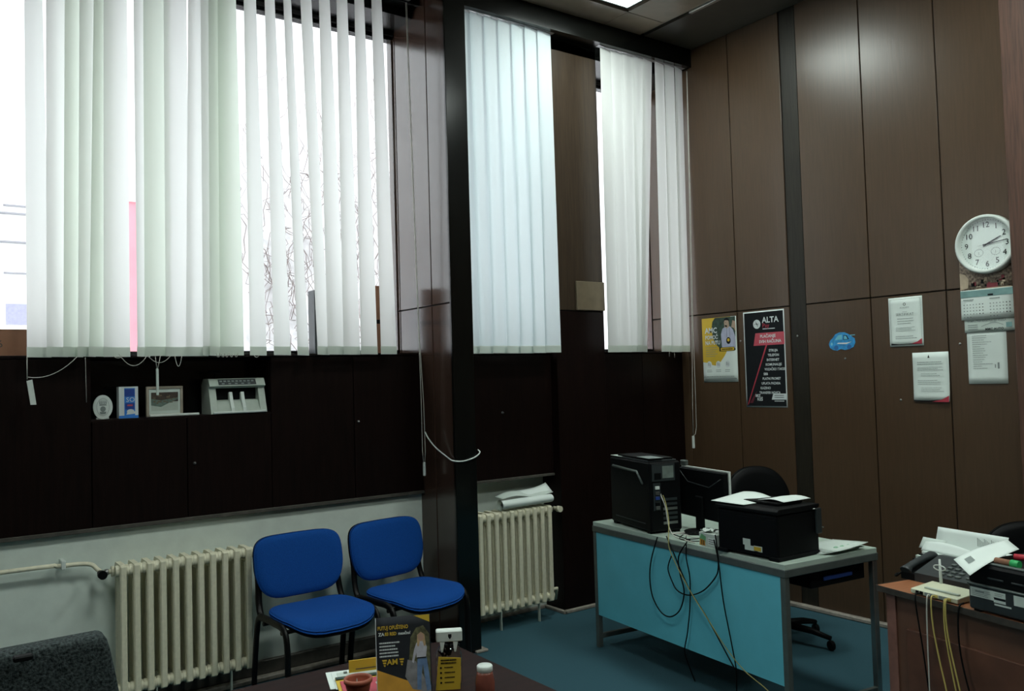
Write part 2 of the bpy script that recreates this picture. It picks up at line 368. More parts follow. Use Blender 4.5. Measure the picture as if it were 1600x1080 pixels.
# ceiling lights
M_lamp=emit('lamp_diffuser',(.90,1.0,.94),LAMP)
def ceiling_light(x,y,lab):
    t=thing('ceiling_light',lab,'ceiling light',(x,y,ZC),0,'square ceiling light panels')
    f=MB()
    for a,b in [((0,0,-.006),(.6,.012,.06)),((0,.588,-.006),(.6,.6,.06)),((0,.012,-.006),(.012,.588,.06)),((.588,.012,-.006),(.6,.588,.06))]: f.box(a,b)
    f.obj('frame',M_plw,t); B((.012,.012,-.002),(.588,.588,.004)).obj('diffuser',M_lamp,t)
LLAB=['square glowing light panel set in the brown ceiling, nearest the windows','square ceiling light panel between the cyan desk and the camera','square ceiling light panel above the dark foreground table','square ceiling light panel at the back, left of centre','square ceiling light panel at the back, right of centre','square ceiling light panel by the left wall']
for (lx,ly),lb in zip(LIGHTS,LLAB): ceiling_light(lx,ly,lb)

# ================================================================ BLINDS
S1=[(0.528, 50.0, 0.545, 30.0), (0.634, 36.0, 0.622, 37.0), (0.715, 40.0, 0.691, 39.0), (0.782, 38.0, 0.751, 43.0), (0.837, 53.0, 0.802, 40.0), (0.901, 23.0, 0.888, 7.0), (1.018, 47.0, 1.014, 50.0), (1.095, 10.0, 1.08, 7.0), (1.193, 14.0, 1.183, 6.0), (1.31, 33.0, 1.279, 14.0), (1.361, 42.0, 1.343, 43.0), (1.405, 40.0, 1.388, 33.0), (1.466, 27.0, 1.463, -0.0), (1.592, 41.0, 1.607, 28.0), (1.703, 46.0, 1.744, 24.0), (1.805, 49.0, 1.866, 39.0), (1.918, 37.0, 1.988, 36.0), (2.036, 38.0, 2.07, 12.0), (2.149, 36.0, 2.166, 16.0), (2.263, 38.0, 2.278, 13.0), (2.379, 34.0, 2.409, 14.0)]
S2=[(2.972, 16.0, 2.975, 14.0), (3.078, 8.0, 3.079, 13.0), (3.189, 8.0, 3.187, 9.0), (3.301, 7.0, 3.298, 10.0), (3.41, 9.0, 3.408, 9.0), (3.521, 9.0, 3.513, 10.0), (3.633, 7.0, 3.63, -6.0)]
S3=[(4.201, 11.0, 4.19, 6.0), (4.31, 5.0, 4.303, 6.0), (4.424, 7.0, 4.412, 10.0), (4.533, 6.0, 4.465, 21.0), (4.632, 13.0, 4.49, 25.0), (4.758, 11.0, 4.728, 9.0), (4.867, 8.0, 4.836, 6.0), (4.968, 17.0, 4.938, 12.0)]
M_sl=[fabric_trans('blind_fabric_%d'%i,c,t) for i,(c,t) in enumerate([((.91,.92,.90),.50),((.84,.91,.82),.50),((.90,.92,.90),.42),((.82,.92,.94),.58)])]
M_pocket=fabric_trans('blind_pocket_fabric',(.80,.85,.79),.42)
def slat(par,y,s,z1,z0,m,rnd,cut=0,wid=.127):
    xt,at,xb,ab=s; mb=MB()
    bow=.0025
    ztop=z1; zb=z0+rnd.uniform(-.002,.002)
    def fn(a,b):
        an=math.radians(at+(ab-at)*(1-b)); cx=xt+(xb-xt)*(1-b)
        q=(a-.5)*wid; bo=bow*(1-(2*a-1)**2)
        return (cx+q*math.cos(an)-bo*math.sin(an)*-1, y+q*math.sin(an)-bo*math.cos(an), zb+(ztop-zb)*b)
    mb.grid(fn,6,10)
    o=mb.obj('slat',m,par)
    mp=MB(); 
    def fp(a,b):
        p=Vector(fn(a,b*.022)); an=math.radians(ab); n=Vector((math.sin(an),-math.cos(an),0)); return p+n*.0016
    def fq(a,b):
        p=Vector(fn(a,b*.022)); an=math.radians(ab); n=Vector((math.sin(an),-math.cos(an),0)); return p-n*.0016
    mp.grid(fp,6,1); mp.grid(fq,6,1); mp.obj('weight_pocket',M_pocket,o)
    return o
def blind(S,y,label,x0,x1,mats,z1=4.03,z0=1.80,seed=1):
    rnd=random.Random(seed)
    t=thing('vertical_blind',label,'blind',((x0+x1)/2,y,z0),0,None)
    # parts are modelled about the blind's own base
    ox=(x0+x1)/2
    rail=B((x0-ox,-.022,z1-z0),(x1-ox,.022,z1-z0+.035),.004); rail.obj('head_rail',M_alu,t)
    for i,s in enumerate(S):
        slat(t,0,(s[0]-ox,s[1],s[2]-ox,s[3]),z1-z0-.004,0.0,mats[i%len(mats)],rnd)
        MB().tube([(s[0]-ox,0,z1-z0-.012),(s[0]-ox,0,z1-z0+.002)],.004,6).obj('slat_hook',M_plw,t)
    return t
S1p=[(2.49-.115*0,14,2.49,14)]
b1=blind(S1,4.62,'wide off-white vertical blind with half-open slats over the big window',.40,2.62,[M_sl[0]],seed=3)
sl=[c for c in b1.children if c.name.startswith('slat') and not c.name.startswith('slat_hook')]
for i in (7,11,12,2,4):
    sl[i].data.materials[0]=M_sl[1]  # green light from the foliage outside is put into these slats' colour
b2=blind(S2,4.56,'narrow fully closed bluish-white vertical blind right of the black pillar',2.90,3.72,[M_sl[3]],seed=4)
b3=blind(S3,4.56,'narrow grey-white vertical blind in the corner, with an open gap between slats',4.12,5.03,[M_sl[2]],seed=5)
def W(t,pts): 
    inv=WM(t).inverted(); return [inv@Vector(p) for p in pts]
def swag(a,b,dip,n=10): 
    a=Vector(a);b=Vector(b); return [a.lerp(b,k/n)-Vector((0,0,dip*4*(k/n)*(1-k/n))) for k in range(n+1)]
def chain(t,pts,r=.0018,name='bead_chain',m=None):
    return MB().tube(W(t,pts),r,5).obj(name,m or M_cord,t)
# bead chains and pull cords of the wide blind
YB=4.56
chain(b1,swag((.70,YB,1.80),(.49,YB,1.705),.035)); chain(b1,[(.487,YB,1.80),(.487,YB,1.695)])
chain(b1,swag((.885,YB,1.812),(1.015,YB,1.80),.055)); chain(b1,swag((1.02,YB,1.80),(1.13,YB,1.80),.035))
chain(b1,swag((1.15,YB,1.80),(1.185,YB,1.80),.055)); chain(b1,swag((.86,YB,1.80),(.90,YB,1.80),.01))
for x in (1.36,1.385,1.405,1.43,1.455): chain(b1,swag((x,YB,1.812),(x+.02,YB,1.812),.022))
chain(b1,swag((1.56,YB,1.80),(1.59,YB,1.80),.012))
chain(b1,[(1.055,YB,1.80),(1.062,YB,1.735)]); chain(b1,[(1.08,YB,1.80),(1.066,YB,1.735)])
chain(b1,[(.757,4.70,1.80),(.760,4.70,1.575)],.0013)
o=MB().prism([(-.011,0),(.013,0),(.011,.118),(-.013,.112)],'y',-.005,.005); 
o.v=[Vector((v.x+.497+(.118-v.z)*.12,v.y+YB,v.z+1.575)) for v in o.v]; o.v=W(b1,o.v); o.obj('cord_weight',M_plw,b1)
o=B((1.058,YB-.005,1.60),(1.070,YB+.005,1.735),.002); o.v=W(b1,o.v); o.obj('cord_weight',M_paper2,b1)
c1=[(2.571,4.60,3.995),(2.584,4.60,3.2),(2.60,4.60,2.2),(2.607,4.60,1.853),(2.612,4.60,1.5),(2.612,4.60,1.20),(2.618,4.60,1.13)]
c2=[(2.578,4.60,3.995),(2.59,4.60,3.2),(2.606,4.60,2.2),(2.612,4.60,1.86),(2.628,4.60,1.5),(2.632,4.60,1.20),(2.626,4.60,1.13)]
chain(b1,c1,.0022,'pull_cord'); chain(b1,c2,.0022,'pull_cord')
o=B((2.614,4.594,1.05),(2.630,4.606,1.135),.003); o.v=W(b1,o.v); o.obj('cord_weight',M_plw,b1)
chain(b3,[(4.995,4.5,3.99),(4.975,4.5,3.0),(4.95,4.5,2.0),(4.925,4.5,1.4),(4.92,4.5,1.155)],.002,'pull_cord')
chain(b3,[(5.0,4.5,3.99),(4.985,4.5,3.0),(4.962,4.5,2.0),(4.96,4.5,1.4),(4.958,4.5,1.22),(4.945,4.5,1.17),(4.925,4.5,1.155)],.002,'pull_cord')
o=B((4.908,4.494,1.06),(4.930,4.506,1.155),.003); o.v=W(b3,o.v); o.obj('cord_weight',M_plw,b3)
chain(b3,[(4.745,4.55,1.80),(4.745,4.55,1.765)],.001); chain(b3,[(4.80,4.55,1.80),(4.80,4.55,1.755)],.001)
o=MB().tube(snap([(2.628,4.59,1.32),(2.634,4.56,1.28),(2.65,4.50,1.225),(2.675,4.42,1.175),(2.672,4.345,1.155),(2.74,4.333,1.148),(2.82,4.333,1.165),(2.858,4.334,1.19),(2.862,4.36,1.205)],6),.0042,8).obj('loose_cable',M_plw)
tag(o,'loose white cable bent around the black pillar','cable')

# ================================================================ OUTSIDE
M_fac=mat('white_render',(.80,.80,.80),.9,noise=.08,nscale=3,bump=.3)
M_ext=mat('rough_white_stucco',(.72,.70,.71),.9,noise=.25,nscale=9,bump=.6)
M_pav=mat('pale_paving',(.5,.5,.5),.9,noise=.1,nscale=2)
struct('ground_outside',B((-30,5.6,-3.0),(40,40,-2.9)),M_pav)
bd=thing('building','white apartment facade across the street, seen left of the wide blind','building',(-2,17.0,-2.9))
B((-12,0,0),(8.0,4,16),0).obj('wall',M_fac,bd)
M_win=mat('violet_grey_window_glass',(.30,.30,.42),.2,noise=.1)
M_line=mat('facade_joint_grey',(.24,.24,.26),.9)
for k in range(7):
    x=-7.0+k*2.1
    for j,(z0,z1) in enumerate([(5.70,6.07),(6.62,7.08),(7.8,9.0)]):
        wv=B((x-.03,-.035,z0-.03),(x+1.13,.01,z0)).obj('window',M_line if j else M_fac,bd)
        B((x,-.03,z0),(x+.5,-.005,z1)).obj('pane',M_win if j==0 else M_fac,wv); B((x+.56,-.03,z0),(x+1.06,-.005,z1)).obj('pane',M_win if j==0 else M_fac,wv)
for z in (7.13,7.63): B((-12,-.06,z),(8.0,0,z+.03)).obj('ledge',M_line,bd)
pk=thing('pink_wall_strip','narrow strip of a wide pink rendered wall outside, seen through a slit in the blind','pillar',(1.80,8.5,-2.9))  # wide pink wall, modelled only as the strip behind the slit
mp_=mat('pink_render',(.85,.30,.36),.9,noise=.08,nscale=3)
B((-.11,0,0),(.13,.3,6.29)).obj('wall_strip',mp_,pk); B((-.13,-.02,6.29),(.15,.32,6.33)).obj('coping',M_fac,pk)
sw=thing('stucco_building','rough white stucco house close outside the wide window','building',(5.6,8.2,-2.9))
B((-2.93,0,0),(4.4,3,12)).obj('wall',M_ext,sw)
rv=random.Random(11); M_stem=mat('vine_bark',(.22,.17,.16),.9,noise=.2)
vn=thing('climbing_vine','bare branching vine climbing the white stucco wall outside','vine',(5.6,8.15,-2.9))
for k in range(110):
    x=-2.85+k*.021+rv.uniform(-.05,.05); z=rv.uniform(4.2,6.4); pts=[(x,0,z)]
    for j in range(rv.randint(12,26)):
        x+=rv.uniform(-.10,.10); z+=rv.uniform(-.02,.17); pts.append((x,rv.uniform(-.02,0),z))
    MB().tube(pts,[.0042*(1-.5*i/len(pts)) for i in range(len(pts))],4).obj('stem',M_stem,vn)
# things standing on the sill behind the blind
cb=thing('cardboard_box','brown cardboard box on the sill left of the wide blind','box',(.28,4.87,1.812))
B((-.30,-.08,0),(.262,.08,.128),.002).obj('carton',M_card,cb); B((-.30,-.082,.126),(.262,-.0,.131)).obj('flap',M_card,cb)
fl=Flat((.385,4.787,1.855),(1,0,0),(0,0,1),(0,-1,0)); fl.text('6',.0,0,.05,M_skirt,cb,l=.002,name='printed_mark')
fb=thing('grey_file_box','upright dark grey box behind the slats, right half of the wide window','box',(2.07,4.90,1.812))
B((-.035,-.05,0),(.035,.05,.39),.003).obj('body',M_dgrey,fb); B((-.03,-.053,.27),(.03,-.05,.35)).obj('paper_label',M_paper,fb)
cr=thing('brown_crate','tall brown carton on the sill beside the pillar side of the window','box',(2.48,4.90,1.812))
B((-.06,-.06,0),(.07,.06,.43),.003).obj('body',M_card,cr); B((-.062,-.063,.19),(.072,.062,.215)).obj('strap',M_blk,cr)

# ================================================================ NICHE THINGS
t=thing('oval_plaque','small white oval plaque with a dark crest, leftmost in the wall niche','ornament',(.850,4.79,1.485))
ov=MB(); n=28
pl_=[(.046*math.cos(2*PI*k/n),.062+.062*math.sin(2*PI*k/n)) for k in range(n)]
ov.prism(pl_,'y',-.006,.006); ov.obj('plate',M_plw,t)
f=Flat((.85,4.783,1.485),(1,0,0),(0,0,1),(0,-1,0)); pm=MB()
for a in range(20):
    a0=2*PI*a/20; a1=2*PI*(a+1)/20
    f.poly(pm,[(.030*math.cos(a0),.062+.045*math.sin(a0)),(.030*math.cos(a1),.062+.045*math.sin(a1)),(.0285*math.cos(a1),.062+.0435*math.sin(a1)),(.0285*math.cos(a0),.062+.0435*math.sin(a0))],.0005)
f.disc(pm,0,.052,.013,.014,.0005); f.poly(pm,[(-.016,.038),(.016,.038),(.012,.026),(-.012,.026)],.0006)
for q in (-.014,-.005,.005,.014): f.poly(pm,[(q-.003,.078),(q+.003,.078),(q+.001,.096),(q-.002,.094)],.0006)
f.poly(pm,[(-.018,.070),(.018,.070),(.015,.076),(-.015,.076)],.0006)
pm.obj('crest',M_ink,t,world=True); B((-.03,.0,0),(.03,.035,.010),.002).obj('stand',M_plw,t)
t=thing('blue_carton','slim blue and white carton second from left in the wall niche','box',(.970,4.80,1.485))
B((-.047,-.03,0),(.047,.03,.163),.0015).obj('carton',M_lite,t)
f=Flat((.923,4.77,1.485),(1,0,0),(0,0,1),(0,-1,0)); pm=MB()
MBl=mat('bright_blue_print',(.03,.20,.62),.5,noise=.1); MBd=mat('navy_print',(.01,.05,.28),.5,noise=.1)
f.rect(pm,.026,.004,.078,.155,.0006,0); f.rect(pm,.028,.112,.076,.150,.0009,1); f.rect(pm,.030,.045,.075,.078,.0009,1); f.rect(pm,.0,.0,.094,.014,.0007,0); f.disc(pm,.056,.034,.018,.012,.0012,2); f.poly(pm,[(.035,.018),(.078,.022),(.078,.034),(.04,.03)],.0014,2); f.rect(pm,.04,.062,.066,.070,.0013,3)
pm.obj('print',[MBl,MBd,M_lite,M_pink],t,world=True); f.text('SO',.034,.084,.034,M_lite,t)
t=thing('framed_picture','small picture in a pale wooden frame standing in the wall niche','picture',(1.155,4.80,1.485),math.radians(4))
fr=MB(); Wd,Hh=.19,.16
for a,b in [((-Wd/2,-.008,0),(Wd/2,.008,.014)),((-Wd/2,-.008,Hh-.014),(Wd/2,.008,Hh)),((-Wd/2,-.008,.014),(-Wd/2+.014,.008,Hh-.014)),((Wd/2-.014,-.008,.014),(Wd/2,.008,Hh-.014))]: fr.box(a,b,0,.002)
fr.obj('frame',mat('pale_frame_wood',(.32,.28,.22),.5,noise=.2,nscale=20),t); B((-Wd/2+.012,-.003,.012),(Wd/2-.012,.006,Hh-.012)).obj('mount',M_paper2,t)
pc=MB()
def q4(x0,z0,x1,z1,l,mi): pc.add([(x0,-l,z0),(x1,-l,z0),(x1,-l,z1),(x0,-l,z1)],[(0,1,2,3)],mi)
q4(-.07,.03,.07,.128,.0035,0); q4(-.07,.078,.07,.128,.004,1)
pc.add([(-.07,-.0045,.06),(-.02,-.0045,.05),(.03,-.0045,.075),(.07,-.0045,.09),(.07,-.0045,.10),(-.02,-.0045,.085),(-.07,-.0045,.095)],[(0,1,2,3,4,5,6)],2)
rp=random.Random(5)
for k in range(14):
    x=rp.uniform(-.06,.05); z=rp.uniform(.065,.11); q4(x,z,x+rp.uniform(.006,.02),z+rp.uniform(.003,.009),.005,3)
pc.obj('painting',[M_plg,mat('dark_picture_brown',(.045,.03,.02),.6,noise=.4,nscale=60),mat('picture_teal',(.12,.17,.14),.6,noise=.3,nscale=50),M_tan],t)
t=thing('white_ledge_strip','thin white strip lying on the niche shelf under the framed picture','strip',(1.185,4.755,1.485),math.radians(-2))
B((-.115,-.011,0),(.135,.011,.013),.003).obj('strip',M_plw,t)
# banknote counter
t=thing('money_counter','grey-green banknote counting machine at the right end of the wall niche','counting machine',(1.535,4.83,1.485))
sd=[(-.10,0),(.085,0),(.085,.17),(.045,.198),(-.045,.195),(-.075,.150),(-.070,.142),(-.052,.135)]
for x0,x1 in [(-.155,-.118),(.118,.155)]:
    MB().prism([(-.10,0),(.085,0),(.085,.16),(.05,.195),(-.05,.193),(-.078,.152),(-.055,.140),(-.096,.012)],'x',x0,x1).obj('side_cheek',M_plg,t)
MB().prism([(-.05,.193),(.05,.195),(.085,.16),(.085,.14),(-.05,.140),(-.078,.152)],'x',-.118,.118).obj('top_housing',M_plg,t)
B((-.118,-.015,.0),(.118,.085,.14)).obj('back_body',M_blk,t)
MB().prism([(-.098,0),(-.02,0),(-.02,.075),(-.05,.070),(-.096,.012)],'x',-.118,.118).obj('note_tray',M_plg,t)
f=Flat((-.118+1.535,4.83-.0785,1.485+.152),(1,0,0),(0,.028,.041),(0,-.041,.028)); pm=MB(); f.rect(pm,.012,.006,.222,.044,.0012,0)
for k in range(9): f.rect(pm,.02+k*.022,.026,.034+k*.022,.036,.002,1)
for k in range(5): f.rect(pm,.03+k*.036,.011,.045+k*.036,.018,.002,1)
pm.obj('control_panel',[M_dgrey,M_ink],t,world=True)
for x in (-.045,.02):
    MB().prism([(-.100,.012),(-.04,.02),(-.040,.112),(-.056,.118),(-.072,.075),(-.098,.03)],'x',x,x+.018).obj('note_guide',M_plw,t)
B((-.145,-.108,.0),(.150,-.092,.012),.003).obj('front_lip',M_plw,t)
bk=MB().tube([(-.10,.02,.195),(-.10,.02,.225)],.006,6); bk.box((-.135,.012,.225),(-.065,.03,.24),0,.002); bk.obj('rear_display',M_blk,t)

# ================================================================ RADIATORS
def rad_section():
    mb=MB(); z0,z1=.12,.765
    mb.box((-.0155,.0,z0+.005),(.0155,.022,z1-.004),0,.006)
    for y in (.050,.079,.108,.137): mb.box((-.013,y-.009,z0+.03),(.013,y+.009,z1-.03),0,.005)
    mb.prism([(.004,z1-.075),(.004,z1-.012),(.022,z1),(.135,z1),(.155,z1-.02),(.155,z1-.075)],'x',-.0125,.0125)
    mb.prism([(.004,z0+.06),(.004,z0+.014),(.022,z0),(.135,z0),(.155,z0+.02),(.155,z0+.06)],'x',-.0125,.0125)
    for z in (z0+.03,z1-.035): mb.lathe([(.026,-.031),(.030,-.022),(.027,-.014),(.027,.014),(.030,.022),(.026,.031)],(0,.040,z+.004),12,'x',cap=True)
    return mb
sec_me=rad_section().mesh('section',[M_rad])
for p in sec_me.polygons: pass
def radiator(x0,y0,n,label,feet,flip=False):
    t=thing('radiator',label,'radiator',(x0,y0,0))
    for k in range(n):
        o=bpy.data.objects.new('section',sec_me); col.objects.link(o); o.parent=t; o.location=(k*.0625,0,0)
    for k in feet: B((k*.0625-.004+.031,.025,0),(k*.0625+.004+.031,.045,.15),.001).obj('foot',M_plg,t)
    s=-1 if not flip else 1; xe_=0 if not flip else (n-1)*.0625
    mb=MB(); mb.lathe([(.021,0),(.026,.006),(.026,.016),(.017,.022),(.012,.03)],(xe_+.03*s,.079,.73),14,'x'); 
    if s<0: mb.v=[Vector((xe_*2-v.x+2*.03*s*1,v.y,v.z)) if False else v for v in mb.v]
    mb=MB(); mb.tube([(xe_+.03*s,.079,.73),(xe_+.042*s,.079,.73)],.026,12).tube([(xe_+.042*s,.079,.73),(xe_+.075*s,.079,.73)],.012,10); mb.obj('end_plug',M_rad,t)
    v=MB(); v.tube([(xe_+.055*s,.079,.73),(xe_+.072*s,.079,.73)],.016,6); v.obj('valve_nut',M_chrome,t)
    v=MB(); v.tube([(xe_+.092*s,.079,.73),(xe_+.092*s,.035,.73)],[.014,.012],10).tube([(xe_+.092*s,.036,.73),(xe_+.092*s,.005,.73)],.021,12); v.obj('valve_knob',M_blk if not flip else M_rad,t)
    return t
r1=radiator(.900,4.585,11,'cream column radiator under the wide window, beside the blue chairs',[2,8])
r2=radiator(2.958,4.585,11,'cream column radiator in the narrow recess right of the pillar',[3,8],True)
MB().tube([(3.60,4.664,.18),(3.68,4.664,.18),(3.695,4.70,.10)],.012,8).obj('lower_pipe',M_rad,r2,world=True)
hp=thing('heating_pipe','thin cream heating pipe along the white wall left of the radiator','pipe',(-1.0,4.66,.78))
MB().tube(snap([(-2.5,4.70,.80),(.3,4.70,.792),(.62,4.70,.785),(.76,4.70,.776),(.80,4.685,.745),(.815,4.664,.73)],5),.011,10).obj('pipe',M_rad,hp,world=True)
for x in (-.8,.65):
    B((x-.010,4.685,.765),(x+.010,4.766,.81),.003).obj('bracket',M_plw,hp,world=True)
# papers on radiator 2
t=thing('rolled_papers','rolled bluish-white paper lying on the narrow radiator','paper roll',(3.38,4.62,.775))
MB().tube([(-.185,-.0,.03),(.235,.0,.036)],[.038,.036],14,caps=False,flat=.75).obj('roll',M_paper,t)
MB().lathe([(.037,0),(.022,.012),(.020,.03)],(-.187,0,.03),12,'x',cap=False).obj('roll_end',M_paper2,t)
tp=MB(); tp.grid(lambda a,b:(-.16+.42*a,.0+.10*b,.068+.012*math.sin(a*7)+.045*b*(.3+.7*a)*math.sin(a*PI*.8+.5)),12,4,0,.001); tp.obj('top_sheet',M_paper2,t)
tp=MB(); tp.grid(lambda a,b:(-.10+.38*a,.03+.08*b,.070+.012*math.sin(a*5+1)+.06*b*a),12,4,0,.001); tp.obj('top_sheet',M_paper,t)

# ================================================================ BLUE CHAIRS
def rrect(w,h,r,n=5,sag=0,bulge=0):
    pts=[]
    for cx,cz,a0 in [(w/2-r,h/2-r,0),(-w/2+r,h/2-r,90),(-w/2+r,-h/2+r,180),(w/2-r,-h/2+r,270)]:
        for k in range(n+1):
            a=math.radians(a0+90*k/n); pts.append((cx+r*math.cos(a),cz+r*math.sin(a)))
    return pts
def pad(outline,T,fn,rings=(1,.985,.95,.8,.5,0),bul=(0,.35,.7,.95,1,1)):
    """cushion: outline scaled to centre, thickness T, fn maps (x,z,offset)->point"""
    mb=MB(); n=len(outline)
    def side(sg):
        V=[];F=[]
        for s_,b_ in zip(rings[:-1],bul[:-1]): V+= [fn(x*s_,z*s_,sg*T/2*(.25+.75*b_)) for x,z in outline]
        V.append(fn(0,0,sg*T/2))
        for i in range(len(rings)-2):
            for k in range(n): F.append((i*n+k,i*n+(k+1)%n,(i+1)*n+(k+1)%n,(i+1)*n+k))
        L=(len(rings)-2)*n
        for k in range(n): F.append((L+k,L+(k+1)%n,(len(rings)-1)*n))
        return V,F
    V,F=side(1); V2,F2=side(-1); o=len(V)
    mb.add(V,F,0,True); mb.add(V2,[f[::-1] for f in F2],0,True)
    mb.add([],[],0); mb.f+= [[k,(k+1)%n,o+(k+1)%n,o+k] for k in range(n)]; mb.m+=[0]*n; mb.sm+=[True]*n
    return mb
def blue_chair(label,x,y,rz):
    t=thing('visitor_chair',label,'chair',(x,y,0),rz,'blue visitor chairs')
    # seat outline: wide rounded front, narrower back
    ol=[]
    for k in range(40):
        a=2*PI*k/40; c,s=math.cos(a),math.sin(a); e=.52
        X=.25*abs(c)**e*(1 if c>0 else -1); Y=.225*abs(s)**(e if s>0 else .62)*(1 if s>0 else -1)
        X*=1-.10*(Y+.225)/.45*.9; ol.append((X,Y))
    pad(ol,.048,lambda a,b,o:(a,b,.462+o-.9*max(0,-b-.10)**2*3.2+.25*a*a-.018*(1-((b)/.23)**2)*.5)).obj('seat',M_blue,t)
    sh=pad([(a*.97,b*.97) for a,b in ol],.014,lambda a,b,o:(a,b,.433+o-.9*max(0,-b-.10)**2*3.2+.25*a*a)); sh.obj('seat_shell',M_blkm,t)
    ob=[]
    for k in range(44):
        a=2*PI*k/44; c,s=math.cos(a),math.sin(a); e=.30 if s>0 else .50
        X=.252*abs(c)**(.34 if s>0 else .42)*(1 if c>0 else -1); Z=(.150 if s>0 else .175)*abs(s)**(.55 if s>0 else 1.0)*(1 if s>0 else -1)
        if Z<0: X*=1-.0*Z
        ob.append((X,Z))
    tilt=math.radians(10)
    def bf(a,b,o):
        y_=.265+o+b*math.tan(tilt)+(-.30*a*a); return (a,y_,.685+b)
    pad(ob,.05,bf).obj('backrest',M_blue,t)
    pad([(a*.98,b*.98) for a,b in ob],.012,lambda a,b,o:bf(a,b,o+.028)).obj('back_shell',M_blkm,t)
    for s in (-1,1):
        x=.252*s
        arch=snap([(x,-.155,.0),(x,-.150,.22),(x,-.145,.38),(x,-.10,.445),(x,.02,.452),(x,.13,.452),(x,.19,.44),(x,.222,.38),(x,.262,.18),(x,.285,0)],4)
        MB().tube(arch,.0195,8,flat=.72).obj('side_frame',M_blkm,t)
        MB().tube(snap([(s*.235,.10,.435),(s*.235,.20,.44),(s*.232,.242,.50),(s*.225,.262,.60),(s*.22,.29,.70)],4),.018,8,flat=.7).obj('back_upright',M_blkm,t)
        for yy,zz in ((-.155,.0),(.285,.0)): MB().lathe([(.019,0),(.019,.02),(.016,.022)],(x,yy,0),8).obj('foot_cap',M_blk,t)
    MB().tube([(-.262,-.10,.425),(.262,-.10,.425)],.011,8).obj('cross_bar',M_blkm,t); MB().tube([(-.262,.12,.425),(.262,.12,.425)],.011,8).obj('cross_bar',M_blkm,t)
    return t
blue_chair('blue fabric visitor chair right beside the cream radiator, left of the pair',1.765,4.20,math.radians(3))
blue_chair('blue fabric visitor chair nearest the pillar, right of the pair',2.335,4.235,math.radians(9))

# ================================================================ CYAN DESK
DZ=math.atan2(.156,1.5)
desk=thing('reception_desk','pale-topped desk with a cyan front panel in the right half of the room','desk',(3.27,2.47,0),-DZ)
L=1.508; D=.64
B((0,0,.725),(D,L,.75),.002).obj('top',M_top,desk)
fr=MB()
for a,b in [((-.004,-.004,.690),(.016,L+.004,.727)),((D-.016,-.004,.69),(D+.004,L+.004,.727)),((.016,-.004,.69),(D-.016,.016,.727)),((.016,L-.016,.69),(D-.016,L+.004,.727))]: fr.box(a,b,0,.003)
fr.obj('top_frame',M_gmetal,desk)
for x,y in ((0,0),(0,L-.03),(D-.03,0),(D-.03,L-.03)): B((x-.002,y,0.0),(x+.03,y+.03,.69),.003).obj('leg',M_chrome if x>0 else M_gmetal,desk)
for y in (0.004,L-.026): B((.028,y,.05),(D-.03,y+.022,.078),.002).obj('foot_rail',M_gmetal,desk)
B((.002,.03,.195),(.018,L-.03,.690)).obj('front_panel',M_cyan,desk)
B((D-.43,.30,.66),(D-.03,.36,.70)).obj('drawer_runner',M_blk,desk)
dr=B((.22,.045,.60),(.60,.45,.685),.003).obj('drawer',M_blk,desk); B((.30,.035,.628),(.50,.046,.650),.003).obj('handle',M_bluep,dr)
def dk(x,y,z=.75): 
    m=WM(desk); p=m@Vector((x,y,z)); return p
# computer tower
p=dk(.135,1.165); pcrot=-DZ-math.radians(9)
pc_=thing('computer_tower','black computer tower with open rear ports at the far end of the cyan desk','computer',(p.x,p.y,.75),pcrot)
B((-.10,-.235,.012),(.10,.235,.395),.008).obj('case',M_blk,pc_)
sp=MB(); zs=MB().tube([(-.104,.19,.345),(-.104,-.10,.335),(-.104,-.165,.27)],.0085,4); zs.obj('side_stripe',M_dgrey if False else M_gmetal,pc_)
B((-.104,-.18,.05),(-.10,.17,.056)).obj('side_seam',M_dgrey,pc_)
tp=B((-.09,-.21,.395),(.09,.20,.403),.002).obj('top_cover',M_dgrey,pc_)
rb=B((-.085,-.239,.29),(.06,-.235,.385)).obj('power_supply',M_dgrey,pc_); B((-.07,-.242,.30),(-.03,-.239,.335)).obj('socket',M_blk,rb); B((-.02,-.241,.305),(.05,-.239,.372)).obj('grille',M_plg2,rb)
io=B((-.08,-.24,.13),(-.035,-.235,.28)).obj('port_plate',M_dgrey,pc_)
for k,(z,m_) in enumerate([(.255,M_plw),(.225,M_chrome),(.198,M_bluep),(.165,M_blk),(.145,M_chrome)]): B((-.07,-.248,z-.009),(-.045,-.239,z+.009),.001).obj('port',m_,io)
for k in range(6): B((-.02,-.238,.05+k*.026),(.07,-.235,.064+k*.026)).obj('slot_cover',M_chrome if k%3==0 else M_dgrey,pc_)
for sx in(-.08,.08):
    for sy in(-.2,.2): B((sx-.015,sy-.02,0),(sx+.015,sy+.02,.014),.002).obj('foot',M_blk,pc_)
t=thing('flat_black_drive','flat black tray with pale papers lying on the computer tower','tray',(p.x,p.y,1.153),pcrot)
B((-.085,-.20,0),(.075,.16,.012),.002).obj('tray',M_blk,t); B((-.095,.10,.0),(-.02,.23,.002)).obj('paper',M_paper2,t); B((-.09,-.22,.012),(-.0,-.08,.014)).obj('paper',M_ink,t)
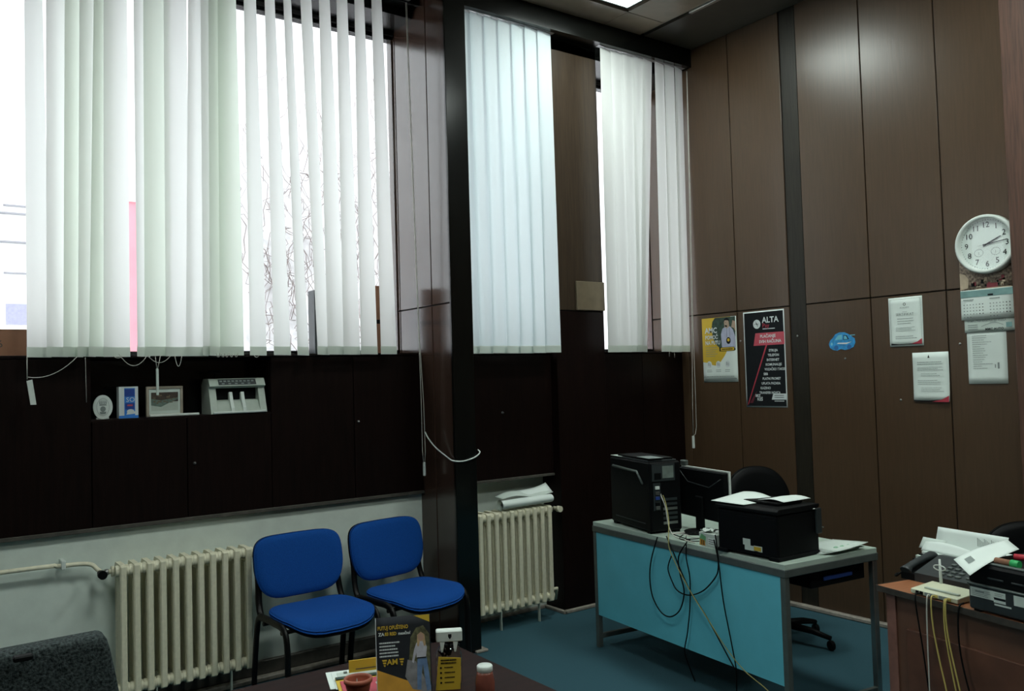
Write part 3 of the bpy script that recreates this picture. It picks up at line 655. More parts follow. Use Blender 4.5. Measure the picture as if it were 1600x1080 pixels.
# monitor seen from behind
p=dk(.275,.83); 
mo=thing('monitor','black flat monitor seen from behind, next to the computer tower','monitor',(p.x,p.y,.75),-math.radians(13))
B((-.012,-.215,.075),(.020,.215,.345),.006).obj('back_shell',M_blk,mo)
rim=MB().box((.016,-.222,.345),(.028,.222,.352)).box((.016,-.222,.068),(.028,-.215,.345)).box((.016,.215,.068),(.028,.222,.345)); rim.obj('bezel',M_plw,mo)
B((.0205,-.205,.085),(.0225,.205,.335)).obj('screen',M_dgrey,mo)
MB().tube([(-.014,.20,.33),(-.014,.12,.27),(-.014,-.08,.255),(-.014,-.19,.31)],.003,4).obj('back_ridge',M_dgrey,mo)
MB().box((-.03,-.035,.012),(-.012,.035,.20),0,.004).obj('stand_neck',M_blk,mo); MB().lathe([(.10,0),(.10,.008),(.05,.014),(0,.015)],(-.01,0,0),24).obj('stand_base',M_blk,mo)
t=thing('webcam','small grey webcam clipped on the monitor near the tower','camera',(mo.location.x,mo.location.y,1.105)); 
mm=Matrix.Translation(mo.location)@Matrix.Rotation(-math.radians(13),4,'Z'); q=mm@Vector((.02,.20,.353)); t.location=q
B((-.012,-.022,0),(.014,.022,.03),.004).obj('body',M_gmetal,t); MB().lathe([(.008,0),(.009,.006)],(.014,0,.016),10,'x').obj('lens',M_blk,t)
# printer
p=dk(.155,.235)
pn=thing('printer','black laser printer with loose papers on top at the near end of the cyan desk','printer',(p.x,p.y,.75),-math.radians(2))
B((-.15,-.175,.012),(.155,.195,.215),.01).obj('body',M_blk,pn)
B((-.155,-.18,0),(.15,-.12,.02),.004).obj('foot',M_blk,pn); B((-.155,.13,0),(.15,.195,.02),.004).obj('foot',M_blk,pn)
lid=MB().prism([(-.155,.215),(.13,.215),(.155,.225),(.155,.240),(-.14,.240),(-.155,.230)],'y',-.18,.200); bevmod(lid.obj('lid',M_blk,pn),.003)
B((-.152,-.17,.018),(-.149,.165,.19)).obj('rear_cover',M_dgrey if False else M_blk,pn)
st=B((-.1535,-.06,.032),(-.1525,.02,.055)).obj('sticker',M_paper2,pn); B((-.1535,-.015,.055),(-.1525,.03,.085)).obj('sticker',M_paper2,pn); B((-.155,-.078,.036),(-.1530,-.037,.054)).obj('warning_label',M_yel,pn)
B((-.1535,-.085,.032),(-.1527,-.035,.058)).obj('sticker',M_paper2,pn)
B((.12,-.19,.10),(.157,-.178,.22),.002).obj('side_handle',M_dgrey,pn)
MB().tube([(.10,-.183,.22),(.155,-.183,.215),(.155,-.183,.13),(.175,-.183,.125)],.003,5).obj('chrome_edge',M_chrome,pn)
t=thing('loose_papers','creased white papers and a black folder on top of the black printer','paper',(p.x,p.y,.992),-math.radians(2))
MB().grid(lambda a,b:(-.15+.24*a,.02+.21*b,.002+.014*math.sin(PI*b)*a+.022*a*b),8,8,0,.001).obj('sheet',M_paper,t)
MB().grid(lambda a,b:(-.03+.20*a,-.12+.17*b,.016+.008*math.sin(4*b)),8,6,0,.001).obj('sheet',M_paper,t)
B((-.06,-.11,0),(.12,.10,.012),.002).obj('black_folder',M_blk,t)
# small patterned carton
p=dk(.04,.512)
t=thing('patterned_carton','small white carton with orange and green print at the edge of the cyan desk','box',(p.x,p.y,.75),-DZ-math.radians(3))
B((-.03,-.065,0),(.03,.065,.068),.0015).obj('carton',M_paper2,t)
pm=MB(); f=Flat((-.03,.065,0),(0,-1,0),(0,0,1),(-1,0,0)); MO=mat('orange_print',(.55,.25,.03),.6,noise=.2); MG2=mat('green_print',(.15,.42,.2),.6,noise=.2)
f.poly(pm,[(.0,.03),(.05,.02),(.055,.05),(.02,.062)],.0006,1); f.poly(pm,[(.004,.004),(.05,.004),(.045,.03),(.008,.036)],.0008,0); f.rect(pm,.02,.006,.026,.03,.0012,2); f.rect(pm,.034,.006,.04,.03,.0012,2); f.rect(pm,.07,.012,.125,.05,.0006,3)
for k in range(3): f.rect(pm,.075,.038-k*.01,.118,.041-k*.01,.001,2)
pm.obj('print',[MO,MG2,M_inkd,M_paper],t)
t=thing('white_plug','small white plug lying on top of the patterned carton','plug',(p.x+.0,p.y-.045,.8185)); B((-.012,-.014,0),(.012,.014,.016),.003).obj('plug',M_plw,t)
t=thing('crumpled_wrapper','crumpled silver wrapper on the patterned carton','wrapper',(p.x,p.y+.03,.819))
MB().grid(lambda a,b:(-.025+.05*a,-.035+.06*b,.012+.008*math.sin(9*a+3*b)*math.cos(7*b)),8,8,0,.002).obj('foil',M_paper2,t)
# papers at right end
p=dk(.44,.10)
t=thing('paper_stack','stack of white sheets at the right end of the cyan desk','paper',(p.x,p.y,.75),-DZ)
for k in range(5):
    MB().grid(lambda a,b,k=k:(-.15+.24*a+.01*k,-.06+.21*b-.012*k,.0035+.004*k+(.018 if k==4 else 0)*a**2*(1-b)),6,4,0,.0012).obj('sheet',M_paper if k%2 else M_paper2,t)
t=thing('green_packet','pale green crinkled packet lying on the desk end beside the white sheets','packet',(dk(.47,.055).x,dk(.47,.055).y,.75),-DZ)
MB().grid(lambda a,b:(-.075+.15*a,-.028+.045*b,.006+.018*math.sin(PI*b)*(1+.25*math.sin(21*a))),16,6,0,.003).obj('packet',mat('pale_green_film',(.30,.55,.38),.4,noise=.3,nscale=60),t)
t=thing('black_clip','small black clip on the desk by the printer','clip',(dk(.335,.05).x,dk(.335,.05).y,.75)); B((-.02,-.008,0),(.02,.008,.008),.002).obj('clip',M_blk,t)
# cables hanging over the cyan panel
def cable(name,label,pts,r,m,lead=None):
    pts=[tuple(q) for q in pts]
    P=(lead or [])+pts
    o=MB().tube(snap(P,6),r,6).obj(name,m); tag(o,label,'cable'); return o
pcb=pc_.location
c1=[(3.340,3.300,.757)]+[(3.252+ (0) if False else a,b,c) for a,b,c in [[3.346, 3.334, 0.752], [3.352, 3.391, 0.627], [3.354, 3.411, 0.521], [3.352, 3.392, 0.421], [3.345, 3.326, 0.353], [3.337, 3.249, 0.345], [3.329, 3.171, 0.399], [3.325, 3.133, 0.499], [3.328, 3.161, 0.592], [3.328, 3.165, 0.678], [3.321, 3.097, 0.762]]]
cable('black_cable','black cable hanging in a big loop over the left part of the cyan panel',[(a-.012,b,c) for a,b,c in [[3.346, 3.334, 0.752], [3.352, 3.391, 0.627], [3.354, 3.411, 0.521], [3.352, 3.392, 0.421], [3.345, 3.326, 0.353], [3.337, 3.249, 0.345], [3.329, 3.171, 0.399], [3.325, 3.133, 0.499], [3.328, 3.161, 0.592], [3.328, 3.165, 0.678], [3.321, 3.097, 0.762]]][:],.0038,M_blk)
cable('black_cable','black cable in a shallow wide loop from tower to printer across the cyan panel',[(a-.004,b,c) for a,b,c in [[3.335, 3.232, 0.667], [3.339, 3.264, 0.598], [3.336, 3.239, 0.54], [3.331, 3.194, 0.493], [3.322, 3.103, 0.487], [3.31, 2.994, 0.533], [3.301, 2.905, 0.615], [3.299, 2.882, 0.666], [3.299, 2.882, 0.736], [3.3, 2.894, 0.828]]],.0036,M_blk)
cable('black_cable','thin black cable dropping straight down the middle of the cyan panel',[(a-.008,b,c) for a,b,c in [[3.322, 3.107, 0.748], [3.323, 3.111, 0.674], [3.32, 3.089, 0.581], [3.321, 3.096, 0.434], [3.324, 3.122, 0.295], [3.327, 3.15, 0.188]]]+[(3.36,3.16,.10),(3.42,3.18,.004)],.0034,M_blk)
cable('black_cable','black cable dropping from the printer down the cyan panel',[(a-.006,b,c) for a,b,c in [[3.301, 2.903, 0.803], [3.298, 2.876, 0.691], [3.296, 2.853, 0.51], [3.291, 2.807, 0.314], [3.288, 2.782, 0.196]]]+[(3.30,2.80,.10),(3.38,2.86,.005)],.0034,M_blk)
cable('pale_cable','pale yellowish cable running diagonally down the cyan panel to the floor',[(3.46,3.42,.98),(3.43,3.36,.93),(3.39,3.30,.84)]+[(a-.018,b,c) for a,b,c in [[3.336, 3.237, 0.753], [3.335, 3.23, 0.704], [3.329, 3.169, 0.615], [3.318, 3.066, 0.501], [3.306, 2.95, 0.395], [3.294, 2.84, 0.294], [3.282, 2.719, 0.214], [3.267, 2.573, 0.162]]]+[(3.225,2.45,.09),(3.20,2.35,.005)],.0026,mat('olive_cable',(.34,.31,.11),.5,noise=.1))
cable('black_cable','black cable running diagonally alongside the pale one on the cyan panel',[(a-.012,b,c) for a,b,c in [[3.338, 3.259, 0.769], [3.332, 3.202, 0.684], [3.321, 3.1, 0.53], [3.308, 2.967, 0.403], [3.298, 2.872, 0.297], [3.288, 2.782, 0.196]]],.0036,M_blk)
cable('pale_cable','short pale cable curling from the tower ports to the desk top',[(3.455,3.425,1.0),(3.43,3.39,.96),(3.43,3.36,.90),(3.42,3.33,.80),(3.40,3.27,.757),(3.36,3.15,.756),(3.35,3.08,.756)],.003,M_cord)
t=thing('cable_tangle','tangle of thin black cables on the desk between tower and carton','cable'); rc=random.Random(3)
t.location=(3.40,3.12,.752)
for k in range(5):
    a0=rc.uniform(0,6); pts=[(.07*math.cos(a0+j*.8)+rc.uniform(-.03,.05),.10*math.sin(a0+j*.8)+rc.uniform(-.04,.04),.004+.006*k+rc.uniform(0,.006)) for j in range(7)]
    MB().tube(snap(pts,5),.0028,5).obj('cable',M_blk if k<4 else M_cord,t)
# office chair behind cyan desk
def office_chair(x,y,rz,label,top=1.0):
    t=thing('office_chair',label,'chair',(x,y,0),rz)
    for k in range(5):
        a=2*PI*k/5+.3; c,s=math.cos(a),math.sin(a)
        MB().tube([(.03*c,.03*s,.11),(.18*c,.18*s,.095),(.29*c,.29*s,.07)],[.024,.02,.014],8).obj('base_arm',M_blk,t)
        cs=MB().lathe([(.027,-.012),(.030,0),(.027,.012)],(.29*c,.29*s,.030),12,'x'); cs.obj('caster',M_blk,t)
    MB().tube([(0,0,.08),(0,0,.42)],[.028,.022],10).obj('gas_lift',M_blkm,t)
    pad([(.23*math.copysign(abs(math.cos(2*PI*k/36))**.6,math.cos(2*PI*k/36)),.23*math.copysign(abs(math.sin(2*PI*k/36))**.6,math.sin(2*PI*k/36))) for k in range(36)],.09,lambda a,b,o:(a,b,.465+o)).obj('seat',M_blk,t)
    MB().tube(snap([(0,.12,.42),(0,.26,.43),(0,.29,.55),(0,.275,.72)],4),.016,8,flat=.5).obj('back_bar',M_blkm,t)
    hh=(top-.58)/2
    pad([(.225*math.copysign(abs(math.cos(2*PI*k/40))**.8,math.cos(2*PI*k/40))*(1-.12*math.sin(2*PI*k/40)),hh*math.copysign(abs(math.sin(2*PI*k/40))**.75,math.sin(2*PI*k/40))) for k in range(40)],.07,lambda a,b,o:(a,.25+o-.35*a*a+.10*b,.58+hh+b)).obj('backrest',M_blk,t)
    return t
office_chair(4.33,3.30,math.radians(-22),'black swivel office chair tucked behind the cyan desk',1.03)
t=thing('paper_bag','creased white plastic bag hung on the corner of the office chair backrest','bag',(4.29,3.66,.86)); 
MB().grid(lambda a,b:(-.01+.02*math.sin(5*b+3*a),.06-.13*a*(.5+.5*b),-.10+.24*b-.05*a*b),8,8,0,.006,(-1,0,0)).obj('bag',M_paper2,t)

# ================================================================ SECOND DESK (lower right)
RZ2=-math.atan2(.132,.619)
d2=thing('brown_desk','orange-brown laminate desk at the right edge of the picture','desk',(3.238,2.0,0),RZ2)
B((0,-1.5,.725),(.70,0,.75),.003).obj('top',M_orange,d2)
MEd=mat('worn_edge_band',(.045,.038,.03),.5,noise=.3,nscale=40); B((-.003,-1.5,.727),(0.0,0,.7505)).obj('edge_band',MEd,d2); B((0,0,.727),(.70,.003,.7505)).obj('edge_band',MEd,d2)
B((.03,-.055,0),(.66,-.030,.725),.002).obj('side_panel',M_orange,d2); B((.03,-1.47,0),(.66,-1.445,.725),.002).obj('side_panel',M_orange,d2)
B((.035,-1.445,.12),(.055,-.055,.725),.002).obj('modesty_panel',M_brownp,d2)
B((.028,-.065,.0),(.034,-.02,.725)).obj('edge_strip',mat('pinkish_wood_edge',(.22,.10,.075),.5,noise=.2,nscale=20),d2)
B((.02,-1.10,.13),(.034,-.12,.60),.002).obj('front_board',mat('worn_brown_board',(.11,.045,.026),.45,noise=.3,nscale=9),d2)
def d2p(v,u,z=.75): return WM(d2)@Vector((v,u,z))
# router
p=d2p(.068,-.265)
t=thing('router','cream plastic network router with yellow cables on the brown desk','router',(p.x,p.y,.75),RZ2+math.radians(2))
MB().prism([(-.062,.004),(-.062,.022),(.062,.034),(.068,.030),(.068,.004)],'y',-.102,.102).obj('body',M_router,t)
for o in [t.children[0]]: bevmod(o,.004,2)
B((-.035,-.085,.0265),(-.022,.06,.031),.0).obj('top_groove',M_plg,t)
for k,(y,m_) in enumerate([(.07,M_blk),(.052,M_blk),(.03,M_ink),(.012,M_ink),(-.012,M_yellowc),(-.032,M_ink),(-.05,M_ink),(-.068,M_yellowc)]):
    B((-.064,y-.007,.007),(-.0615,y+.007,.019)).obj('port',m_,t)
MB().tube([(.055,.055,.025),(.062,.062,.07),(.064,.065,.125)],[.006,.0055,.004],8).obj('antenna',M_plw,t)
lp=[( .060,.064+.026*math.cos(2*PI*k/16),.092+.010*math.sin(2*PI*k/16)) for k in range(17)]
MB().tube(lp,.0025,5).obj('wire_loop',M_plw,t)
def R(v,u,z): 
    q=WM(t)@Vector((v,u,z)); return (q.x,q.y,q.z)
rt=t
cable('router_cable','pale cable hanging from the router, leftmost of the four',[R(-.068,.012,.014),R(-.085,.011,.0),R(-.09,.012,-.15),R(-.088,.015,-.35),R(-.09,.02,-.60),R(-.06,.03,-.745)],.0028,M_cord)
cable('router_cable','yellow cable hanging from the left yellow router plug',[R(-.068,-.012,.014),R(-.088,-.010,.005),R(-.092,-.02,-.12),R(-.094,-.07,-.35),R(-.096,-.13,-.60),R(-.08,-.16,-.745)],.003,M_yellowc)
cable('router_cable','yellow cable from the right router plug, left one of the twin pair',[R(-.068,-.066,.014),R(-.086,-.064,.005),R(-.090,-.068,-.12),R(-.092,-.11,-.35),R(-.094,-.17,-.60),R(-.08,-.20,-.745)],.003,M_yellowc)
cable('router_cable','yellow cable from the right router plug, right one of the twin pair',[R(-.068,-.072,.014),R(-.089,-.072,.005),R(-.095,-.082,-.12),R(-.10,-.135,-.35),R(-.104,-.19,-.60),R(-.09,-.215,-.745)],.003,M_yellowc)
cable('black_cable','black cable hanging in front of the brown desk right of the yellow ones',[R(-.05,-.118,.01),R(-.083,-.120,-.01),R(-.092,-.125,-.15),R(-.10,-.17,-.32),R(-.11,-.25,-.50),R(-.10,-.34,-.745)],.0035,M_blk)
cable('black_cable','short black power lead beside the pale router cable',[R(-.066,.058,.012),R(-.088,.060,-.01),R(-.088,.035,-.20),R(-.088,.012,-.38),R(-.088,-.02,-.50),R(-.086,-.04,-.60),R(-.08,-.05,-.745)],.003,M_blk)
cable('grey_cable','pale grey cable sloping down from the right edge of the picture',[d2p(-.012,-.80,.60),d2p(-.03,-.66,.54),d2p(-.04,-.56,.40),d2p(-.05,-.50,.22),d2p(-.05,-.47,.05),d2p(-.04,-.46,.004)],.004,M_cord)
# telephone
p=d2p(.275,-.115)
ph=thing('desk_telephone','dark grey desk telephone with keypad behind the router','telephone',(p.x,p.y,.75),RZ2+math.radians(4))
MB().prism([(-.09,0),(.10,0),(.10,.085),(.07,.088),(-.09,.035)],'y',-.15,.09).obj('body',M_dgrey,ph)
n_=Vector((-.053,0,.16)).normalized()
def sl_(v,u): # point on sloped face
    return Vector((v,u,.035+(v+.09)/.16*.053))
for i in range(4):
    for j in range(3):
        c=sl_(-.065+i*.026,-.02-j*.034); B((c.x-.008,c.y-.011,c.z-.002),(c.x+.008,c.y+.011,c.z+.006),.002).obj('key',M_gmetal,ph)
for j in range(5):
    c=sl_(-.06+j*.024,-.127); B((c.x-.006,c.y-.009,c.z-.002),(c.x+.006,c.y+.009,c.z+.005),.002).obj('key',M_gmetal,ph)
B((.075,-.13,.085),(.098,.0,.094),.002).obj('display',M_ink,ph)
hs=MB().tube(snap([(-.095,.128,.035),(-.07,.128,.05),(.00,.128,.068),(.06,.128,.078),(.085,.128,.072)],4),[.026]*1+[.026,.024,.02,.018,.018,.018,.018,.018,.018,.018,.02,.022,.025,.026,.026,.024],10,flat=.8); hs.obj('handset',M_dgrey,ph)
MB().prism([(-.09,0),(.10,0),(.10,.07),(-.09,.028)],'y',.09,.155).obj('cradle',M_blk,ph)
MB().tube(snap([(-.08,.15,.03),(-.10,.17,.008),(-.06,.20,.006),(.0,.19,.006),(.05,.20,.006)],5),.004,6).obj('coiled_cord',M_blk,ph)
# second printer / fax
p=d2p(.17,-.66)
p2=thing('fax_machine','dark grey office machine with labels on its side, cut by the right picture edge','office machine',(p.x,p.y,.75),RZ2+math.radians(1))
B((-.172,-.25,.008),(.20,.235,.098),.006).obj('lower_body',M_dgrey,p2)
B((-.165,-.25,.098),(.20,.24,.170),.008).obj('upper_body',M_blk,p2)
B((-.175,-.25,.094),(-.16,.238,.102),.002).obj('seam_lip',M_gmetal,p2)
B((-.15,-.25,.170),(-.13,.22,.178),.002).obj('top_edge',M_gmetal,p2)
f=Flat((0,0,0),(0,-1,0),(0,0,1),(-1,0,0)); f.o=Vector((-.1725,.225,.0)); pm=MB()
f.rect(pm,.0,.055,.09,.088,.001,0); f.rect(pm,.09,.050,.135,.066,.001,0); f.rect(pm,.09,.068,.135,.088,.001,0); f.rect(pm,.165,.055,.26,.090,.001,0)
f.rect(pm,.092,.040,.155,.046,.001,0); lines(f,pm,.008,.078,.075,4,.006,.002,.0016,1,3); lines(f,pm,.095,.080,.035,2,.006,.002,.0016,1,4); f.rect(pm,.02,.072,.055,.078,.0018,1)
f.rect(pm,.092,.060,.135,.067,.0017,2)
pm.obj('labels',[M_paper2,M_ink,M_inkd],p2)
for k in range(4): B((-.169,.10-k*.09,.125),(-.1645,.16-k*.09,.131),.001).obj('vent_slit',M_dgrey,p2)
for sx in(-.15,.17):
    for sy in(-.22,.21): B((sx-.012,sy-.012,0),(sx+.012,sy+.012,.010)).obj('foot',M_blk,p2)
t=thing('green_marker','short green marker lying on the office machine','marker',d2p(.045,-.555,.922),RZ2)
MB().tube([(0,.05,.014),(0,-.01,.014)],.011,10).obj('barrel',M_card,t); MB().tube([(0,-.01,.014),(0,-.04,.014)],.0135,10).obj('cap',M_green,t)
t=thing('red_marker','red pen with a round cap lying on the office machine','marker',d2p(.17,-.545,.922),RZ2+.4)
MB().tube([(0,.05,.014),(0,-.05,.014)],.011,10).obj('barrel',M_redp,t); MB().tube([(0,-.05,.014),(0,-.075,.014)],.013,10).obj('cap',M_redp,t)
q=d2p(.09,-.44,.925); t=thing('paper_sheet','curled white sheet with a small grey square, across phone and office machine','paper',q,RZ2)
def cs_(a,b):
    A=Vector((-.11,.055,.0));Bc=Vector((.20,.068,.03));C=Vector((.122,-.035,.02));Dd=Vector((-.203,-.084,-.02))
    p=(A.lerp(Bc,a)).lerp(Dd.lerp(C,a),1-b); p.z+=.012*math.sin(PI*a)+.02*max(0,a-.6); return tuple(p)
MB().grid(cs_,8,8,0,.001).obj('sheet',M_paper,t)
MB().grid(lambda a,b:tuple(Vector(cs_(.12+.12*a,.45+.3*b))+Vector((0,0,.0015))),2,2).obj('print_square',M_ink,t)
# document stack and standing sheets behind the phone
p=d2p(.54,-.02)
t=thing('document_stack','pile of files and papers behind the telephone on the brown desk','papers',(p.x,p.y,.75),RZ2)
for k,(h0,h1,m_) in enumerate([(0,.020,M_dgrey),(.020,.034,M_blk),(.034,.048,M_paper2),(.048,.054,M_blk),(.054,.066,M_paper)]):
    B((-.15+.01*k,-.19-.006*k,h0),(.14,.20-.008*k,h1),.001).obj('file',m_,t)
t=thing('standing_sheets','large white sheets standing upright on the document pile','paper',(p.x,p.y,.816),RZ2)
MB().grid(lambda a,b:(-.04+.03*b+.02*a,.16-.325*a,.0+.098*b+.0*a*b),8,5,0,.001,(-1,0,0)).obj('sheet',M_paper,t)
MB().grid(lambda a,b:(-.06+.03*b,.225-.12*a,.0+.045*b),6,4,0,.001,(-1,0,0)).obj('sheet',M_paper2,t)
MB().grid(lambda a,b:(-.10+.03*b,.18-.26*a,.0+.035*b+.010*math.sin(4*a)*b),8,4,0,.001,(-1,0,0)).obj('sheet',M_paper,t)
hs=MB()
for k in range(16): hs.box((-.022,-.045-.0065*k,.045),(-.0205,-.0435-.0065*k,.082-.0006*(k%5)*6))
hs.obj('printed_lines',M_ink,t)
office_chair(4.27,1.74,math.radians(-42),'black office chair behind the brown desk, only its top showing',.87)

# ================================================================ RIGHT WALL PAPERS
def wallthing(name,label,cat,yl,zb,w,h,mats,curl=0,rot=0):
    t=thing(name,label,cat,(XR-.0015,yl-w/2,zb))
    r=Vector((0,-math.cos(rot),math.sin(rot))); u=Vector((0,math.sin(rot),math.cos(rot)))
    f=Flat((XR-.0012,yl,zb),r,u,(-1,0,0)); f.n=Vector((-1,0,0))
    f.sheet(w,h,.0006,curl=curl).obj('sheet',mats,t,world=True); return t,f
# black price poster
t,f=wallthing('black_poster','tall black poster with white border, red banner and a white list','poster',4.088,1.374,.357,.694,M_lite)
pm=MB(); w_,h_=.357,.694
f.rect(pm,.009,.009,w_-.009,h_-.009,.0010,0)
f.poly(pm,[(.085,.445),(w_-.005,.445),(w_-.005,.535),(.105,.535)],.0016,1)
f.poly(pm,[(.012,.018),(.020,.018),(.205,.447),(.192,.447)],.0015,2)
f.poly(pm,[(.03,.03),(.06,.03),(.10,.12)],.0012,3)
f.disc(pm,.120,.600,.033,.033,.0014,4); 
for a in (0,.6,1.2): f.poly(pm,[(.120+.03*math.cos(a+2),.600+.03*math.sin(a+2)),(.120+.004,.600),(.120-.03*math.cos(a+2),.600-.03*math.sin(a+2)),(.120-.004,.600+.003)],.0018,0)
f.poly(pm,[(.225,.055),(w_-.008,.055),(w_-.008,.098),(.24,.098)],.0016,4)
f.rect(pm,.17,.560,.275,.565,.0016,4); lines(f,pm,.25,.042,.08,1,.01,.006,.0016,4,2,.0); lines(f,pm,.25,.082,.085,2,.014,.005,.0020,0,5,.1)
pm.obj('print',[M_inkd,M_pink,M_red,mat('maroon_print',(.10,.01,.02),.6,noise=.1),M_lite],t,world=True)
f.text('ALTA',.168,.607,.058,M_lite,t,l=.002,sx=1.0,bold=.0012); f.text('Pay',.168,.572,.044,M_red,t,l=.002)
f.text('PLAĆANJE',.145,.500,.030,M_lite,t,l=.0025,bold=.0008,sx=.98); f.text('SVIH RAČUNA',.135,.462,.030,M_lite,t,l=.0025,bold=.0008,sx=.98)
lst=['STRUJA','TELEFON','INTERNET','KOMUNALIJE','VOZAČKE I TAKSE','SBB','PLATNI PROMET','UPLATA PAZARA','KAZINO','TRANSFER NOVCA']
for i,s_ in enumerate(lst): f.text(s_,.212-.0105*i+.004,.398-.0335*i,.0245,M_lite,t,l=.002,bold=.0006,sx=.86 if len(s_)>12 else .95)
f.text('BEZ',.085,.075,.026,M_lite,t,l=.002,bold=.0008); f.text('KEŠ',.10,.048,.030,M_lite,t,l=.002,bold=.0008)
# yellow/white poster with a standing man
t,f=wallthing('yellow_poster','yellow and white poster showing a man in a white shirt, beside the corner blind','poster',4.487,1.560,.332,.490,M_paper)
pm=MB()
MG=mat('dark_foliage_print',(.03,.06,.045),.7,noise=.5,nscale=30); MS=mat('shirt_lilac_print',(.42,.44,.58),.7,noise=.1,nscale=30); MK=mat('skin_print',(.42,.30,.22),.7,noise=.1)
f.poly(pm,[(0,.49),(.0,.155),(.04,.150),(.075,.135),(.12,.125),(.16,.14),(.215,.20),(.26,.27),(.28,.49)],.0010,0)
f.poly(pm,[(.13,.488),(.105,.46),(.095,.41),(.105,.34),(.13,.29),(.17,.255),(.318,.235),(.325,.488)],.0013,1)
f.poly(pm,[(.19,.26),(.185,.36),(.20,.40),(.225,.415),(.275,.415),(.30,.39),(.322,.33),(.322,.25)],.0016,2)
f.poly(pm,[(.222,.412),(.218,.45),(.228,.472),(.25,.474),(.262,.455),(.268,.415),(.245,.402)],.0018,3); f.poly(pm,[(.216,.455),(.222,.476),(.245,.483),(.264,.474),(.268,.452),(.255,.462),(.228,.464)],.0021,4); f.poly(pm,[(.224,.428),(.228,.416),(.242,.412),(.250,.420),(.240,.426)],.0021,4); f.poly(pm,[(.228,.448),(.238,.449),(.238,.446),(.228,.445)],.0021,4)
f.poly(pm,[(.285,.41),(.31,.40),(.325,.37),(.325,.45),(.30,.46)],.0019,3)
f.disc(pm,.255,.31,.021,.026,.0022,4); f.disc(pm,.255,.315,.012,.012,.0025,0); f.rect(pm,.240,.335,.242,.405,.0022,4); f.rect(pm,.268,.335,.270,.405,.0022,4)
f.rect(pm,.165,.232,.31,.262,.0022,4); f.rect(pm,.178,.236,.305,.258,.0025,0); lines(f,pm,.19,.243,.105,1,.01,.008,.0029,4,3,.05)
lines(f,pm,.03,.262,.12,5,.0165,.004,.0014,5,8,.35)
for k in range(3):
    cx=.062+.088*k; f.disc(pm,cx,.135,.024,.026,.0016,6); f.rect(pm,cx-.010,.125,cx-.004,.150,.002,5); f.rect(pm,cx+.004,.122,cx+.009,.145,.002,5); lines(f,pm,cx-.025,.090,.05,2,.012,.004,.0016,5,k,.1)
lines(f,pm,.03,.040,.27,1,.01,.004,.0014,5,2,.02); f.rect(pm,.01,.022,.32,.028,.0014,5)
pm.obj('print',[M_yel,MG,MS,MK,M_inkd,M_ink,M_lite],t,world=True)
f.text('AMC',.030,.375,.058,M_lite,t,l=.003,bold=.0015,sx=.95); f.text('POMOĆ',.030,.328,.042,M_lite,t,l=.003,bold=.0012,sx=.82); f.text('NA PUTU',.030,.286,.042,M_lite,t,l=.003,bold=.0012,sx=.82)
# blue car cutout
t=thing('car_cutout','small blue paper cutout of a rounded car on the brown wall','cutout',(XR-.002,3.285,1.755))
f=Flat((XR-.0012,3.385,1.755),(0,-1,0),(0,0,1),(-1,0,0)); pm=MB()
out=[(.0,.045),(.008,.02),(.03,.006),(.06,.0),(.085,.01),(.12,.002),(.15,.008),(.18,.02),(.195,.05),(.19,.075),(.175,.085),(.155,.10),(.12,.118),(.08,.12),(.05,.108),(.03,.085),(.01,.068)]
cx=[(a-.1)*1 for a,b in out]
base=MB(); n=len(out); V=[f.P(a,b,0) for a,b in out]+[f.P(a,b,.002) for a,b in out]
base.add(V,[tuple(range(n)),tuple(range(n,2*n))]+[(i,(i+1)%n,n+(i+1)%n,n+i) for i in range(n)]); base.obj('body',mat('light_blue_card',(.03,.28,.60),.6,noise=.3,nscale=40),t,world=True)
MLB=mat('sky_blue_print',(.16,.50,.62),.6,noise=.1)
f.poly(pm,[(.045,.07),(.07,.10),(.10,.105),(.10,.072)],.0026,0); f.poly(pm,[(.108,.070),(.110,.10),(.135,.098),(.150,.072)],.0026,1); f.poly(pm,[(.113,.072),(.115,.096),(.130,.094),(.14,.074)],.003,0)
f.disc(pm,.055,.02,.016,.016,.0026,2); f.disc(pm,.15,.022,.016,.016,.0026,2); f.disc(pm,.022,.045,.008,.010,.0027,0); f.rect(pm,.16,.095,.195,.100,.0027,0); f.poly(pm,[(.06,.045),(.13,.04),(.17,.055),(.13,.05),(.07,.052)],.0028,3)
pm.obj('print',[MLB,M_inkd,mat('mid_blue_print',(.02,.13,.36),.6,noise=.1),M_lite],t,world=True)
# certificate and letters
t,f=wallthing('certificate','framed-border white certificate, upper of the two sheets with a red corner','certificate',2.952,1.762,.218,.304,M_paper,curl=.004)
pm=MB()
for a in [(.010,.010,.0115,.294),(.2065,.05,.208,.294),(.010,.2925,.208,.294)]: f.rect(pm,*a,.003,1)
f.poly(pm,[(.010,.020),(.010,.010),(.208,.010),(.208,.018),(.12,.014),(.06,.014)],.0045,2); f.poly(pm,[(.14,.014),(.208,.012),(.208,.045),(.18,.026)],.005,0)
for a in range(12):
    a0=2*PI*a/12;a1=2*PI*(a+1)/12; f.poly(pm,[(.105+.009*math.cos(a0),.260+.009*math.sin(a0)),(.105+.009*math.cos(a1),.260+.009*math.sin(a1)),(.105+.006*math.cos(a1),.260+.006*math.sin(a1)),(.105+.006*math.cos(a0),.260+.006*math.sin(a0))],.003,2)
lines(f,pm,.055,.170,.11,3,.015,.003,.003,1,3); lines(f,pm,.045,.115,.13,3,.010,.0025,.004,1,4); lines(f,pm,.04,.06,.14,2,.012,.003,.004,1,5); f.rect(pm,.09,.212,.12,.214,.003,1)
pm.obj('print',[M_red,M_ink,M_inkd],t,world=True); f.text('ACADEMY',.105,.235,.013,M_ink,t,l=.004,align='CENTER'); f.text('SERTIFIKAT',.105,.190,.023,M_ink,t,l=.004,align='CENTER')
